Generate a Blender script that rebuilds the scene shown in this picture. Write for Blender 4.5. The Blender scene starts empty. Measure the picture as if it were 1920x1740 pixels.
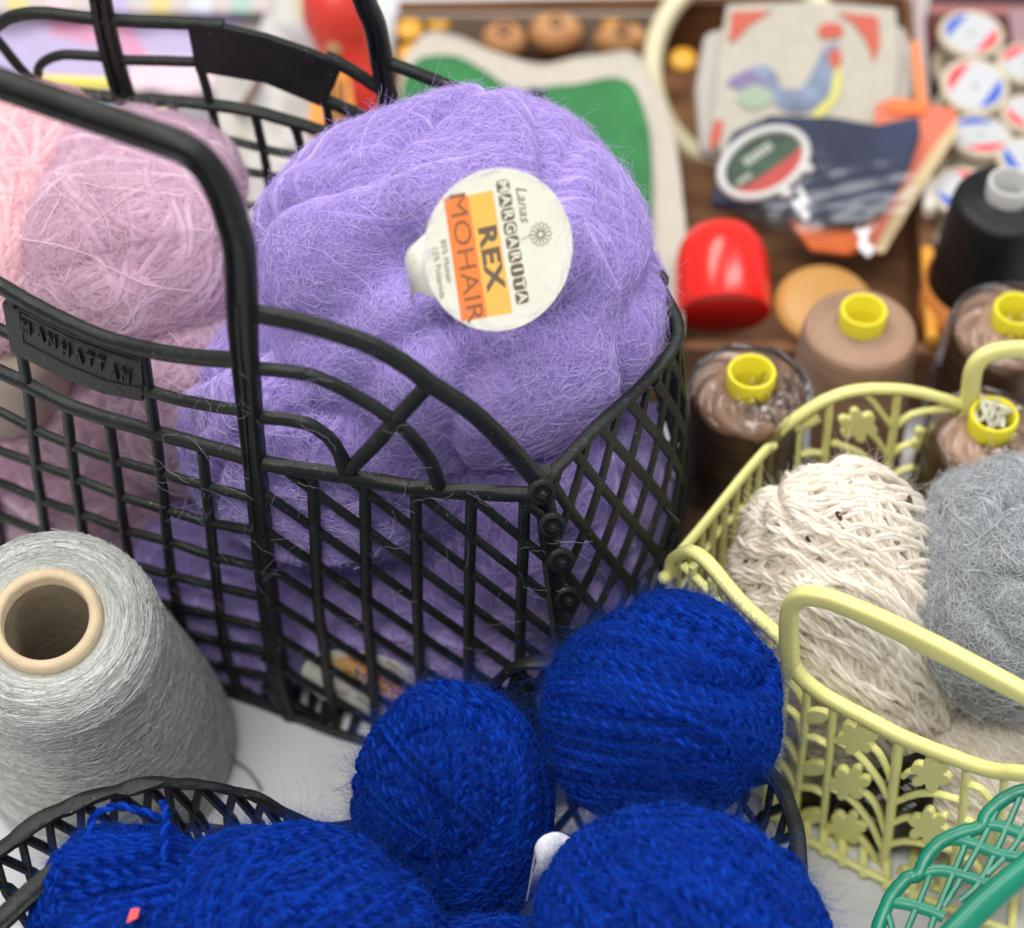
import bpy, math, random
import numpy as np
from mathutils import Vector, Matrix
U = 0.01                                   # everything below is laid out in centimetres
sc = bpy.context.scene
# ---------------------------------------------------------------- camera
PITCH, DIST, FPX = math.radians(50), 90.0, 4000.0
FW = np.array([0, math.cos(PITCH), -math.sin(PITCH)])
UPV = np.array([0, math.sin(PITCH), math.cos(PITCH)])
RT = np.array([1.0, 0, 0])
CAM = -FW * DIST
cd = bpy.data.cameras.new('camera'); cam = bpy.data.objects.new('camera', cd)
sc.collection.objects.link(cam); sc.camera = cam
cam.location = Vector(CAM * U); cam.rotation_euler = (math.pi / 2 - PITCH, 0, 0)
cd.sensor_width = 36; cd.lens = 36 * FPX / 1920
cd.clip_start = 0.02; cd.clip_end = 20
cd.dof.use_dof = True; cd.dof.focus_distance = 0.69; cd.dof.aperture_fstop = 6.0
# ---------------------------------------------------------------- light and exposure
w = bpy.data.worlds.new('World'); sc.world = w; w.use_nodes = True
wb = w.node_tree.nodes['Background']; wb.inputs[0].default_value = (0.97, 0.97, 1.0, 1); wb.inputs[1].default_value = 0.40
def area(loc, to, sx, sy, power, col):
    l = bpy.data.lights.new('ceiling_lamp', 'AREA'); l.shape = 'RECTANGLE'; l.size = sx; l.size_y = sy
    l.energy = power; l.color = col
    o = bpy.data.objects.new('ceiling_lamp', l); sc.collection.objects.link(o)
    o.location = loc; o.rotation_euler = (Vector(to) - Vector(loc)).to_track_quat('-Z', 'Y').to_euler()
area((-0.5, 0.75, 1.9), (0, 0, 0), 1.3, 0.35, 22, (1.0, 0.95, 0.88))
area((0.75, 0.25, 2.0), (0, 0, 0), 0.35, 1.3, 19, (0.98, 0.98, 1.0))
area((-0.3, -1.0, 2.1), (0, 0, 0), 1.0, 0.5, 33, (1.0, 0.97, 0.93))
sc.view_settings.view_transform = 'Standard'; sc.view_settings.look = 'None'
sc.view_settings.exposure = 0.0; sc.view_settings.gamma = 1.0
sc.render.engine = 'CYCLES'
sc.cycles.max_bounces = 8; sc.cycles.diffuse_bounces = 4; sc.cycles.transparent_max_bounces = 16
sc.cycles.use_denoising = True
try:
    sc.cycles.denoiser = 'OPENIMAGEDENOISE'
    sc.cycles_curves.shape = 'THICK' if False else 'RIBBONS'
except Exception: pass
# ---------------------------------------------------------------- geometry helpers
def nz(v):
    v = np.asarray(v, float); return v / np.maximum(np.linalg.norm(v, axis=-1, keepdims=True), 1e-9)
def ray(x, y): return FW * FPX + RT * (x - 960) + UPV * (870 - y)
def at(x, y, z=0.0):                       # the point at height z that lies on the line of sight of (x, y)
    d = ray(x, y); return CAM + d * ((z - CAM[2]) / d[2])
def pts(l, z=0.0): return [at(x, y, z) for x, y in l]
class Plane:
    def __init__(s, p0, p1, p2):
        s.p = np.array(p0, float); s.n = nz(np.cross(np.array(p1) - s.p, np.array(p2) - s.p))
        if s.n @ FW > 0: s.n = -s.n
    def hit(s, x, y, off=0.0):
        d = ray(x, y); return CAM + d * (((s.p + s.n * off) - CAM) @ s.n / (d @ s.n))
    def path(s, l, off=0.0): return [s.hit(x, y, off) for x, y in l]
def cat(P, k=6, closed=False):             # Catmull-Rom through the points
    P = [np.asarray(p, float) for p in P]; n = len(P)
    if n < 3: return P
    out = []
    rng = range(n if closed else n - 1)
    for i in rng:
        if closed: a, b, c, d = P[i - 1], P[i], P[(i + 1) % n], P[(i + 2) % n]
        else:
            b, c = P[i], P[i + 1]; a = P[i - 1] if i else 2 * b - c; d = P[i + 2] if i + 2 < n else 2 * c - b
        for j in range(k):
            t = j / k
            out.append(0.5 * (2 * b + (c - a) * t + (2 * a - 5 * b + 4 * c - d) * t * t + (3 * b - a - 3 * c + d) * t ** 3))
    if not closed: out.append(P[-1])
    return out
class MB:
    def __init__(s): s.v = []; s.f = []
    def add(s, v, f):
        o = len(s.v); s.v += [tuple(p) for p in v]; s.f += [tuple(i + o for i in q) for q in f]; return s
    def sweep(s, P, wd, th=None, nrm=(0, 0, 1), seg=8, closed=False, e=0.7):
        P = np.array(P, float); n = len(P); th = wd if th is None else th
        wd = np.broadcast_to(np.asarray(wd, float), (n,)); th = np.broadcast_to(np.asarray(th, float), (n,))
        if closed: T = nz(np.roll(P, -1, 0) - np.roll(P, 1, 0))
        else: T = nz(np.gradient(P, axis=0))
        N = np.broadcast_to(np.asarray(nrm, float), (n, 3)); N = nz(N - (N * T).sum(1, keepdims=True) * T)
        B = np.cross(T, N); v = []
        for i in range(n):
            for k in range(seg):
                a = 2 * math.pi * (k + 0.5) / seg; c, q = math.cos(a), math.sin(a)
                c = math.copysign(abs(c) ** e, c); q = math.copysign(abs(q) ** e, q)
                v.append(P[i] + B[i] * wd[i] / 2 * c + N[i] * th[i] / 2 * q)
        f = []
        for i in range(n if closed else n - 1):
            for k in range(seg):
                a, b = i * seg + k, i * seg + (k + 1) % seg; j = (i + 1) % n
                f.append((a, b, j * seg + (k + 1) % seg, j * seg + k))
        if not closed:
            f.append(tuple(range(seg))[::-1]); f.append(tuple((n - 1) * seg + k for k in range(seg)))
        return s.add(v, f)
    def prism(s, P, vec):                  # polygon P (3D, flat) given a thickness
        P = [np.asarray(p, float) for p in P]; n = len(P); vec = np.asarray(vec, float)
        f = [tuple(range(n))[::-1], tuple(range(n, 2 * n))] + [(i, (i + 1) % n, n + (i + 1) % n, n + i) for i in range(n)]
        return s.add(P + [p + vec for p in P], f)
    def lathe(s, prof, c, ax=(0, 0, 1), seg=48, wob=0):
        ax = nz(ax); u = nz(np.cross(ax, (0.3, 1, 0.1))); v_ = np.cross(ax, u); c = np.array(c, float); v = []
        for r, z in prof:
            for k in range(seg):
                a = 2 * math.pi * k / seg; rr = r * (1 + wob * math.sin(5 * a + z) * .5 + wob * math.sin(3 * a + 2 * z))
                v.append(c + ax * z + (u * math.cos(a) + v_ * math.sin(a)) * rr)
        f = [(i * seg + k, i * seg + (k + 1) % seg, (i + 1) * seg + (k + 1) % seg, (i + 1) * seg + k) for i in range(len(prof) - 1) for k in range(seg)]
        return s.add(v, f)
    def sphere(s, c, r, a=10, b=8):
        r = np.broadcast_to(np.asarray(r, float), (3,)); v = []; f = []
        for i in range(b + 1):
            for k in range(a):
                p, t = math.pi * i / b, 2 * math.pi * k / a
                v.append(np.array(c) + r * (math.sin(p) * math.cos(t), math.sin(p) * math.sin(t), math.cos(p)))
        for i in range(b):
            for k in range(a): f.append((i * a + k, i * a + (k + 1) % a, (i + 1) * a + (k + 1) % a, (i + 1) * a + k))
        return s.add(v, f)
    def build(s, name, m, parent=None, smooth=True, bevel=0):
        me = bpy.data.meshes.new(name); me.from_pydata([tuple(float(c) * U for c in p) for p in s.v], [], s.f)
        me.validate(); me.update()
        o = bpy.data.objects.new(name, me); sc.collection.objects.link(o); me.materials.append(m)
        import bmesh
        bm = bmesh.new(); bm.from_mesh(me); bmesh.ops.remove_doubles(bm, verts=bm.verts, dist=1e-6)
        bmesh.ops.recalc_face_normals(bm, faces=bm.faces); bm.to_mesh(me); bm.free()
        if smooth:
            for p in me.polygons: p.use_smooth = len(p.vertices) == 4
            me.set_sharp_from_angle(angle=math.radians(50))
        if bevel:
            bv = o.modifiers.new('bevel', 'BEVEL'); bv.width = bevel * U; bv.segments = 2; bv.limit_method = 'ANGLE'
        if parent: o.parent = parent
        return o
def tag(o, label, cat_, group=None, kind=None):
    o['label'] = label; o['category'] = cat_
    if group: o['group'] = group
    if kind: o['kind'] = kind
    return o
def thing(name, label, cat_, group=None):
    o = bpy.data.objects.new(name, None); sc.collection.objects.link(o); o.empty_display_size = .01
    return tag(o, label, cat_, group)
# ---------------------------------------------------------------- materials
def mat(name, col, rough=0.5, spec=0.5, var=0.0, vscale=40, bump=0.0, bscale=200, sheen=0.0, sss=0.0, trans=0.0, alpha=1.0, col2=None, detail=4, coat=0, stretch=None):
    m = bpy.data.materials.new(name); m.use_nodes = True; nt = m.node_tree; b = nt.nodes['Principled BSDF']
    b.inputs['Base Color'].default_value = (*col, 1); b.inputs['Roughness'].default_value = rough
    b.inputs['Specular IOR Level'].default_value = spec
    if sheen: b.inputs['Sheen Weight'].default_value = sheen; b.inputs['Sheen Tint'].default_value = (*[min(1, c * 1.5 + .1) for c in col], 1)
    if sss: b.inputs['Subsurface Weight'].default_value = sss; b.inputs['Subsurface Scale'].default_value = 0.004; b.inputs['Subsurface Radius'].default_value = (1, .8, .4)
    if trans: b.inputs['Transmission Weight'].default_value = trans
    if alpha < 1: b.inputs['Alpha'].default_value = alpha
    if coat: b.inputs['Coat Weight'].default_value = coat
    tc = nt.nodes.new('ShaderNodeTexCoord'); src = tc.outputs['Object']
    if stretch:
        mp = nt.nodes.new('ShaderNodeMapping'); mp.inputs['Scale'].default_value = stretch; nt.links.new(src, mp.inputs[0]); src = mp.outputs[0]
    if var or col2:
        n = nt.nodes.new('ShaderNodeTexNoise'); n.inputs['Scale'].default_value = vscale; n.inputs['Detail'].default_value = detail
        nt.links.new(src, n.inputs['Vector'])
        r = nt.nodes.new('ShaderNodeValToRGB'); r.color_ramp.elements[0].position = .3; r.color_ramp.elements[1].position = .7
        c2 = col2 or tuple(c * (1 + var) for c in col); c1 = col if col2 else tuple(c * (1 - var) for c in col)
        r.color_ramp.elements[0].color = (*c1, 1); r.color_ramp.elements[1].color = (*c2, 1)
        nt.links.new(n.outputs[0], r.inputs[0]); nt.links.new(r.outputs[0], b.inputs['Base Color'])
    if bump:
        n = nt.nodes.new('ShaderNodeTexNoise'); n.inputs['Scale'].default_value = bscale; n.inputs['Detail'].default_value = 5
        nt.links.new(src, n.inputs['Vector'])
        bp = nt.nodes.new('ShaderNodeBump'); bp.inputs['Strength'].default_value = bump; bp.inputs['Distance'].default_value = 0.001
        nt.links.new(n.outputs[0], bp.inputs['Height']); nt.links.new(bp.outputs[0], b.inputs['Normal'])
    return m
def hairmat(name, c1, c2, translucent=0.35, rough=0.9, speck=None):
    m = bpy.data.materials.new(name); m.use_nodes = True; nt = m.node_tree; nt.nodes.clear()
    out = nt.nodes.new('ShaderNodeOutputMaterial'); hi = nt.nodes.new('ShaderNodeHairInfo')
    mx = nt.nodes.new('ShaderNodeMix'); mx.data_type = 'RGBA'; mx.inputs[6].default_value = (*c1, 1); mx.inputs[7].default_value = (*c2, 1)
    nt.links.new(hi.outputs['Random'], mx.inputs[0]); colr = mx.outputs[2]
    if speck:
        tc = nt.nodes.new('ShaderNodeTexCoord'); n = nt.nodes.new('ShaderNodeTexNoise'); n.inputs['Scale'].default_value = speck[1]; n.inputs['Detail'].default_value = 1
        nt.links.new(tc.outputs['Object'], n.inputs['Vector'])
        r = nt.nodes.new('ShaderNodeValToRGB'); r.color_ramp.elements[0].position = speck[2]; r.color_ramp.elements[1].position = speck[2] + .02
        nt.links.new(n.outputs[0], r.inputs[0])
        m2 = nt.nodes.new('ShaderNodeMix'); m2.data_type = 'RGBA'; m2.inputs[7].default_value = (*speck[0], 1)
        nt.links.new(r.outputs[0], m2.inputs[0]); nt.links.new(colr, m2.inputs[6]); colr = m2.outputs[2]
    d = nt.nodes.new('ShaderNodeBsdfDiffuse'); t = nt.nodes.new('ShaderNodeBsdfTranslucent'); s = nt.nodes.new('ShaderNodeMixShader'); s.inputs[0].default_value = translucent
    for x in (d, t): nt.links.new(colr, x.inputs['Color'])
    nt.links.new(d.outputs[0], s.inputs[1]); nt.links.new(t.outputs[0], s.inputs[2])
    nt.links.new(s.outputs[0], out.inputs[0]); return m
BLK = mat('black_plastic', (0.011, 0.014, 0.012), 0.46, 0.30, var=0.45, vscale=60, bump=0.35, bscale=500, detail=8)
def specks(m, scale, thr, col, fac=.6):
    nt = m.node_tree; b = nt.nodes['Principled BSDF']; src = b.inputs['Base Color'].links[0].from_socket
    tc = nt.nodes.new('ShaderNodeTexCoord'); n = nt.nodes.new('ShaderNodeTexNoise'); n.inputs['Scale'].default_value = scale; n.inputs['Detail'].default_value = 3
    nt.links.new(tc.outputs['Object'], n.inputs['Vector']); r = nt.nodes.new('ShaderNodeValToRGB'); r.color_ramp.elements[0].position = thr; r.color_ramp.elements[1].position = thr + .03
    r.color_ramp.elements[1].color = (fac, fac, fac, 1); nt.links.new(n.outputs[0], r.inputs[0])
    mx = nt.nodes.new('ShaderNodeMix'); mx.data_type = 'RGBA'; mx.inputs[7].default_value = (*col, 1)
    nt.links.new(r.outputs[0], mx.inputs[0]); nt.links.new(src, mx.inputs[6]); nt.links.new(mx.outputs[2], b.inputs['Base Color'])
specks(BLK, 900, .70, (.25, .25, .23)); specks(BLK, 160, .68, (.035, .037, .032), .6)
YEL = mat('pale_yellow_plastic', (0.74, 0.72, 0.27), 0.38, 0.45, var=0.04, vscale=50, bump=0.06, bscale=300, sss=0.25)
GRN = mat('green_plastic', (0.004, 0.20, 0.12), 0.35, 0.5, var=0.1, vscale=50, sss=0.1)
def plain(name, col, rough=.6, **k): return mat(name, col, rough, **k)
# ---------------------------------------------------------------- curves (yarn and fibres)
def strands(name, P, r, m, parent=None):
    P = np.asarray(P, np.float32) * U; n, k, _ = P.shape
    c = bpy.data.hair_curves.new(name); c.add_curves([k] * n)
    c.position_data.foreach_set('vector', P.reshape(-1))
    r = np.broadcast_to(np.asarray(r, np.float32) * U, (n, k)).reshape(-1)
    a = c.attributes.get('radius') or c.attributes.new('radius', 'FLOAT', 'POINT')
    a.data.foreach_set('value', np.ascontiguousarray(r))
    c.materials.append(m); o = bpy.data.objects.new(name, c); sc.collection.objects.link(o)
    if parent: o.parent = parent
    return o
def ico(sub):
    import bmesh
    bm = bmesh.new(); bmesh.ops.create_icosphere(bm, subdivisions=sub, radius=1)
    v = np.array([x.co[:] for x in bm.verts]); f = [tuple(x.index for x in q.verts) for q in bm.faces]; bm.free(); return nz(v), f
ICO = ico(6)
class Ball:                                # a soft lumpy ellipsoid on which yarn is laid
    def __init__(s, c, rad, rot=(0, 0, 0), seed=1, lump=.03, freq=3.0, crease=0.0, cfreq=3.0, dents=()):
        s.c = np.array(c, float); s.rad = np.array(rad, float)
        from mathutils import Euler
        s.R = np.array(Euler([math.radians(a) for a in rot]).to_matrix()); s.seed = seed
        g = np.random.default_rng(seed)
        s.k = g.normal(size=(10, 3)) * freq * np.linspace(.6, 1.6, 10)[:, None]; s.ph = g.uniform(0, 6.28, 10)
        s.kc = g.normal(size=(3, 6, 3)) * cfreq; s.pc = g.uniform(0, 6.28, (3, 6))
        s.lump = lump; s.crease = crease; s.press = []
        s.dents = [(s.dir_at(*q[0]), q[1], q[2]) for q in dents]
    def dir_at(s, x, y):
        d = nz(ray(x, y)) @ s.R / s.rad; o = (CAM - s.c) @ s.R / s.rad
        a, b, c = d @ d, 2 * o @ d, o @ o - 1; q = b * b - 4 * a * c
        t = (-b - math.sqrt(max(q, 0))) / (2 * a); return nz(o + d * t)
    def f(s, d):
        v = 1 + s.lump * np.sin(d @ s.k.T + s.ph).mean(-1) * 3
        if s.crease:
            for i in range(3):
                n = np.sin(d @ s.kc[i].T + s.pc[i]).mean(-1); v = v - s.crease * np.exp(-(n / .10) ** 2) * (.5 + .5 * np.sin(d @ s.k[i] + i))
        for dd, wdt, dep in s.dents:
            v = v - dep * np.exp(-((1 - d @ dd) / (1 - math.cos(wdt))) ** 1.0)
        return v
    def surf(s, d, h=0.0):
        d = nz(d); n = nz(d / s.rad)
        p = ((d * s.rad) * s.f(d)[..., None]) @ s.R.T + s.c; nn = n @ s.R.T; hh = np.asarray(h)[..., None]
        for pl, off in s.press:            # pressed flat against the basket wall, bulging a little
            q = (p - pl.p) @ pl.n - off; p = p - pl.n * np.where(q > -.4, np.maximum(q, 0) * .86 , 0)[..., None]
            hh = np.where((q > 0)[..., None], hh * .7, hh)
        if s.press: p[..., 2] = np.maximum(p[..., 2], .35)
        return p + nn * hh
    def core(s, name, m, parent, h=0.0):
        v, f = ICO; b = MB(); b.v = [tuple(p) for p in s.surf(v, np.full(len(v), h))]; b.f = f
        o = b.build(name, m, parent)
        for p in o.data.polygons: p.use_smooth = True
        return o
    def wind(s, K, S, r, seed=0, plies=2, pitch=0.75, step=.1, wob=.02, axes=None, hmax=None, span=1.0, spacing=2.1, arc=(1, 1), spin=.10):
        g = np.random.default_rng(seed + s.seed * 17); R0 = float(s.rad.mean()); m = int(6.28 * R0 / step); out = []
        hmax = 2.2 * r if hmax is None else hmax
        for b in range(K):
            n = nz(g.normal(size=3)) if axes is None else nz(np.array(axes[b % len(axes)], float) + g.normal(size=3) * .22)
            a = nz(np.cross(n, g.normal(size=3))); c = np.cross(n, a); h0 = -r * .2 + hmax * b / max(K - 1, 1)
            shift = g.uniform(-.5, .5) * span; a0 = g.uniform(0, 6.28); al = g.uniform(*arc)
            for j in range(S):
                th = a0 + np.linspace(0, 6.283 * al, m); o = (j - (S - 1) / 2) * spacing * r / R0 + shift + g.normal() * .01
                o = o + wob * np.sin(th * g.integers(1, 4) + g.uniform(0, 6)) + wob * .5 * np.sin(th * g.integers(4, 9) + g.uniform(0, 6))
                pinch = g.normal() * spin * np.sin(th + g.uniform(0, 6.3))
                d = nz(np.cos(th)[:, None] * a + np.sin(th)[:, None] * c + (o + pinch * .3)[:, None] * n)
                p = s.surf(d, np.full(m, h0) + r * .35 * np.sin(th * 5 + g.uniform(0, 6)))
                T = nz(np.gradient(p, axis=0)); N = nz(p - s.c); N = nz(N - (N * T).sum(1, keepdims=True) * T); B = np.cross(T, N)
                if plies == 1: out.append(p); continue
                L = np.concatenate([[0], np.cumsum(np.linalg.norm(np.diff(p, axis=0), axis=1))]); ph0 = g.uniform(0, 6.28)
                for q in range(plies):
                    ph = 6.283 * L / pitch + ph0 + q * 6.283 / plies
                    out.append(p + (np.cos(ph)[:, None] * N + np.sin(ph)[:, None] * B) * r * .52)
        return np.array(out)
    def fuzz(s, N, L, k=7, h=(0, .3), seed=0, jitter=.6, curl=.5, lift=.3, vis=-.35, field=2.2, power=2.0, cc=1.0):
        g = np.random.default_rng(seed + s.seed * 31); view = nz((CAM - s.c) @ s.R)
        d = nz(g.normal(size=(int(N * 1.7), 3))); d = d[d @ view > vis][:N]; n = len(d)
        kk = g.normal(size=(3, 3)) * field; ph = g.uniform(0, 6.28, 3)
        F = np.sin(d @ kk.T + ph) + .6 * np.sin(d @ kk[::-1].T * 2.3 + ph[::-1])
        t = nz(np.cross(d, F)); b = np.cross(d, t); a = g.normal(size=n) * jitter + (g.random(n) < .5) * math.pi
        t = t * np.cos(a)[:, None] + b * np.sin(a)[:, None]
        Ls = L * g.uniform(.4, 1.3, n) / s.rad.mean() / (k - 1); cu = g.normal(size=n) * curl * cc
        h0 = g.uniform(*h, n); li = lift * np.abs(g.normal(size=n)) ** power; out = []
        for i in range(k):
            u = i / (k - 1); out.append(s.surf(d, h0 + li * (1 - (2 * u - 1) ** 2 if False else u ** 1.5)))
            d = nz(d + t * Ls[:, None]); t = t - (t * d).sum(1, keepdims=True) * d; t = nz(t); b = np.cross(d, t)
            c = cu + g.normal(size=n) * curl * .6; t = t * np.cos(c)[:, None] + b * np.sin(c)[:, None]
        return np.stack(out, 1)
def text_mesh(txt, size, org, X, Y, thick=.01, bold=0.0, shear=0.0, sx=1.0, align='LEFT', name='lettering', m=None, parent=None, spacing=1.0):
    cu = bpy.data.curves.new('t', 'FONT'); cu.body = txt; cu.size = size; cu.offset = bold; cu.extrude = thick; cu.shear = shear
    cu.align_x = align; cu.align_y = 'CENTER'; cu.space_character = spacing; cu.resolution_u = 3
    o = bpy.data.objects.new('t', cu); sc.collection.objects.link(o); bpy.context.view_layer.update()
    me = bpy.data.meshes.new_from_object(o.evaluated_get(bpy.context.evaluated_depsgraph_get()))
    bpy.data.objects.remove(o); X = nz(X); Y = nz(Y); Z = np.cross(X, Y)
    co = np.empty(len(me.vertices) * 3); me.vertices.foreach_get('co', co); co = co.reshape(-1, 3)
    co = (np.array(org) + co[:, :1] * sx * X + co[:, 1:2] * Y + co[:, 2:] * Z) * U
    me.vertices.foreach_set('co', co.reshape(-1)); me.materials.clear(); me.materials.append(m); me.update()
    q = bpy.data.objects.new(name, me); sc.collection.objects.link(q)
    if parent: q.parent = parent
    return q
# ================================================================ table
CLOTH = mat('white_tablecloth', (0.64, 0.655, 0.67), 0.9, 0.2, var=0.06, vscale=14, bump=0.8, bscale=700)
def build_table():
    b = MB(); nx, ny = 240, 240; xs = np.linspace(-75, 75, nx); ys = np.linspace(-60, 90, ny)
    for y in ys:
        for x in xs: b.v.append((x, y, -0.16 + .12 * math.sin(x * .35 + y * .2) * math.sin(y * .31 - x * .1) - .10 * math.exp(-((x * .8 + y * .6 + 16.5) / .5) ** 2) - .08 * math.exp(-((x * .3 - y * .95 - 20) / .4) ** 2)))
    b.f = [(j * nx + i, j * nx + i + 1, (j + 1) * nx + i + 1, (j + 1) * nx + i) for j in range(ny - 1) for i in range(nx - 1)]
    o = b.build('table_surface', CLOTH); o['kind'] = 'structure'; o['label'] = 'white tablecloth under the baskets'
build_table()
# ================================================================ large black basket
Z1 = 17.0
PL = Plane(at(0, 697, Z1), at(465, 855, Z1), at(550, 1342, 0))
PR = Plane(at(487, 865, Z1), at(993, 927, Z1), at(550, 1342, 0))
PK = Plane(at(240, 187, Z1), at(730, 236, Z1), at(240, 187, Z1) - np.array([0, -.6, 17.]))
bb = thing('plastic_basket', 'large black lattice basket holding purple, mauve and pink mohair balls', 'basket', 'open plastic shopping baskets')
fp = MB()
def barsL(b, pl, lst, wpx, th, sm=True, s=53., thk=1.0):
    for l in lst:
        P = np.array(cat(pl.path(l), 5) if sm else pl.path(l)); g_ = np.random.default_rng(len(b.v)); b.sweep(P + g_.normal(size=P.shape) * .005, wpx / s * (1 + g_.normal(size=len(P)) * .02), th * thk, pl.n)
barsL(fp, PL, [[(-60, 497), (0, 535), (60, 570), (130, 606), (200, 635), (265, 653), (350, 668), (455, 676)]], 29, .62, thk=.76)
barsL(fp, PL, [[(-80, 662), (0, 697), (50, 720), (140, 765), (283, 808), (380, 835), (470, 860)]], 27, .60, thk=.76)
barsL(fp, PL, [[(-60, 590), (0, 618), (40, 636)], [(262, 727), (340, 750), (462, 772)]], 20, .5, thk=.76)
barsL(fp, PL, [[(-70, 742), (0, 772), (60, 803), (127, 832), (207, 860), (293, 884), (383, 910), (476, 933)],
               [(-70, 815), (0, 845), (60, 867), (133, 893), (220, 927), (300, 953), (383, 977), (480, 996)],
               [(-70, 878), (0, 905), (77, 937), (157, 965), (233, 993), (320, 1017), (400, 1043), (484, 1063)],
               [(-70, 940), (7, 970), (157, 1028), (240, 1057), (327, 1080), (400, 1098), (490, 1119)],
               [(-60, 1008), (90, 1066), (240, 1115), (341, 1140), (490, 1176)], [(0, 1092), (200, 1157), (354, 1190), (430, 1208), (500, 1222)],
               [(50, 1160), (200, 1203), (368, 1238), (507, 1271)]], 17, .42, thk=.76)
barsL(fp, PL, [[(20, 545), (40, 655), (55, 753), (67, 870), (80, 960), (100, 1090), (118, 1180)],
               [(125, 765), (137, 870), (150, 963), (166, 1060), (185, 1190)], [(205, 795), (220, 897), (232, 987), (248, 1080), (268, 1220)],
               [(268, 655), (290, 803), (303, 903), (313, 1003), (323, 1090), (338, 1160), (354, 1229), (372, 1275)],
               [(380, 845), (393, 977), (404, 1072), (417, 1184), (430, 1247), (453, 1305)], [(-60, 640), (-30, 800), (-8, 960), (20, 1130)]], 19, .46, thk=.76)
barsL(fp, PL, [[(60, 1172), (220, 1228), (386, 1284), (470, 1312), (556, 1345)]], 20, .5, thk=.76)
# post (two ridges) down to the foot
barsL(fp, PL, [[(462, 690), (470, 760), (481, 890), (492, 1010), (507, 1150), (520, 1250), (534, 1310), (553, 1343)]], 33, .56, thk=.76)
for dx, wp in ((-8, 20), (12, 14)):
    barsL(fp, PL, [[(457 + dx, 560), (460 + dx, 640), (467 + dx, 720), (472 + dx, 800), (479 + dx, 890), (490 + dx, 1010), (505 + dx, 1150), (518 + dx, 1250), (532 + dx, 1310), (552 + dx, 1345)]], wp, .74, thk=.76)
barsL(fp, PR, [[(478, 588), (557, 603), (640, 627), (707, 653), (773, 693), (807, 720), (873, 763), (923, 807), (967, 853), (1010, 905)]], 33, .66, thk=.76)
barsL(fp, PR, [[(475, 690), (567, 700), (623, 720), (690, 756), (740, 790), (773, 820), (807, 867), (828, 922)],
               [(478, 780), (567, 792), (607, 813), (633, 843), (648, 885)]], 24, .5, thk=.76)
barsL(fp, PR, [[(653, 882), (697, 838), (740, 789), (800, 725)]], 26, .52, thk=.76)
barsL(fp, PR, [[(480, 865), (560, 880), (640, 891), (773, 913), (873, 922), (1000, 927)]], 30, .62, thk=.76)
barsL(fp, PR, [[(586, 890), (597, 1137), (605, 1192), (616, 1284), (634, 1372)], [(685, 900), (688, 1137), (697, 1247), (708, 1400)],
               [(780, 920), (783, 1137), (788, 1280), (797, 1432)], [(884, 930), (880, 1137), (879, 1290), (884, 1462)], [(985, 935), (977, 1137), (974, 1290), (978, 1480)]], 21, .48, thk=.76)
d0 = PR.hit(503, 930); d1 = PR.hit(773, 1120); yv = PR.hit(503, 998) - d0
def clipbar(b, pl, p, q, y0, y1, wd, th, inside):
    P = [p + (q - p) * t for t in np.linspace(-1, 3, 80)]; P = [c for c in P if inside(c)]
    if len(P) > 2: b.sweep([P[0], P[len(P) // 2], P[-1]], wd, th, pl.n)
def proj(p):
    q = np.asarray(p) - CAM; w_ = q @ FW; return 960 + FPX * (q @ RT) / w_, 870 - FPX * (q @ UPV) / w_
def insR(c):
    x, y = proj(c); return 490 < x < 1045 and y > 868 + (x - 487) * .12 and y < 1345 + (x - 550) * .34
for k in range(-6, 8): clipbar(fp, PR, d0 + yv * k, d1 + yv * k + np.array([0, 0, .12 * k]), 0, 0, 16.5 / 53, .30, insR)
barsL(fp, PR, [[(540, 1342), (637, 1368), (700, 1395), (860, 1455), (1085, 1500)]], 20, .5)
fp.build('front_panel', BLK, bb)
npl = MB(); npl.prism(PL.path([(12, 556), (60, 585), (130, 619), (200, 646), (276, 668), (276, 741), (200, 726), (120, 695), (28, 648)], -.1), PL.n * .3)
plate = npl.build('name_plate', BLK, bb, smooth=False, bevel=.05)
rim = MB(); q = PL.path([(34, 578), (62, 592), (130, 626), (200, 652), (264, 673), (268, 728), (200, 715), (124, 684), (44, 642)], .21)
rim.sweep(q, .07, .07, PL.n, closed=True); rim.build('plate_rim', BLK, plate)
letters = 'MANHATTAN'; lx = [(50, 614), (76, 627), (98, 640), (124, 656), (148, 668), (170, 676), (190, 683), (214, 697), (236, 706)]
for ch, (x, y) in zip(letters, lx):
    p = PL.hit(x, y, .24); X = PL.hit(x + 20, y + 9) - PL.hit(x, y); Y = np.cross(PL.n, nz(X))
    text_mesh(ch, 1.0, p, X, Y, .07, .012, align='CENTER', m=BLK, parent=plate, sx=.44)
# handle: a broad flat grip with two rolled edges
hp = [(479, 872), (472, 790), (464, 690), (459, 600), (456, 520), (453, 465), (441, 415), (418, 350), (385, 300), (340, 268), (250, 236), (150, 202), (0, 150), (-120, 112), (-220, 100)]
def handle(pl, hp, wpx, name, off=0.0):
    b = MB(); P = np.array(cat(pl.path(hp, off), 6)); n = len(P)
    tp = np.interp(np.arange(n), [0, 10, 18], [.72, .85, 1.0]); b.sweep(P, wpx / 53 * .9 * tp, .45 * tp, pl.n, seg=12)
    T = nz(np.gradient(P, axis=0)); B = np.cross(T, pl.n)
    for s in (-1, 1): b.sweep(P + B * (s * wpx / 53 * .34 * tp)[:, None] + pl.n * .12, wpx / 53 * .30 * tp, .62 * tp, pl.n, seg=10, e=1)
    return b.build(name, BLK, bb)
handle(PL, hp, 50, 'handle')
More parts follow.
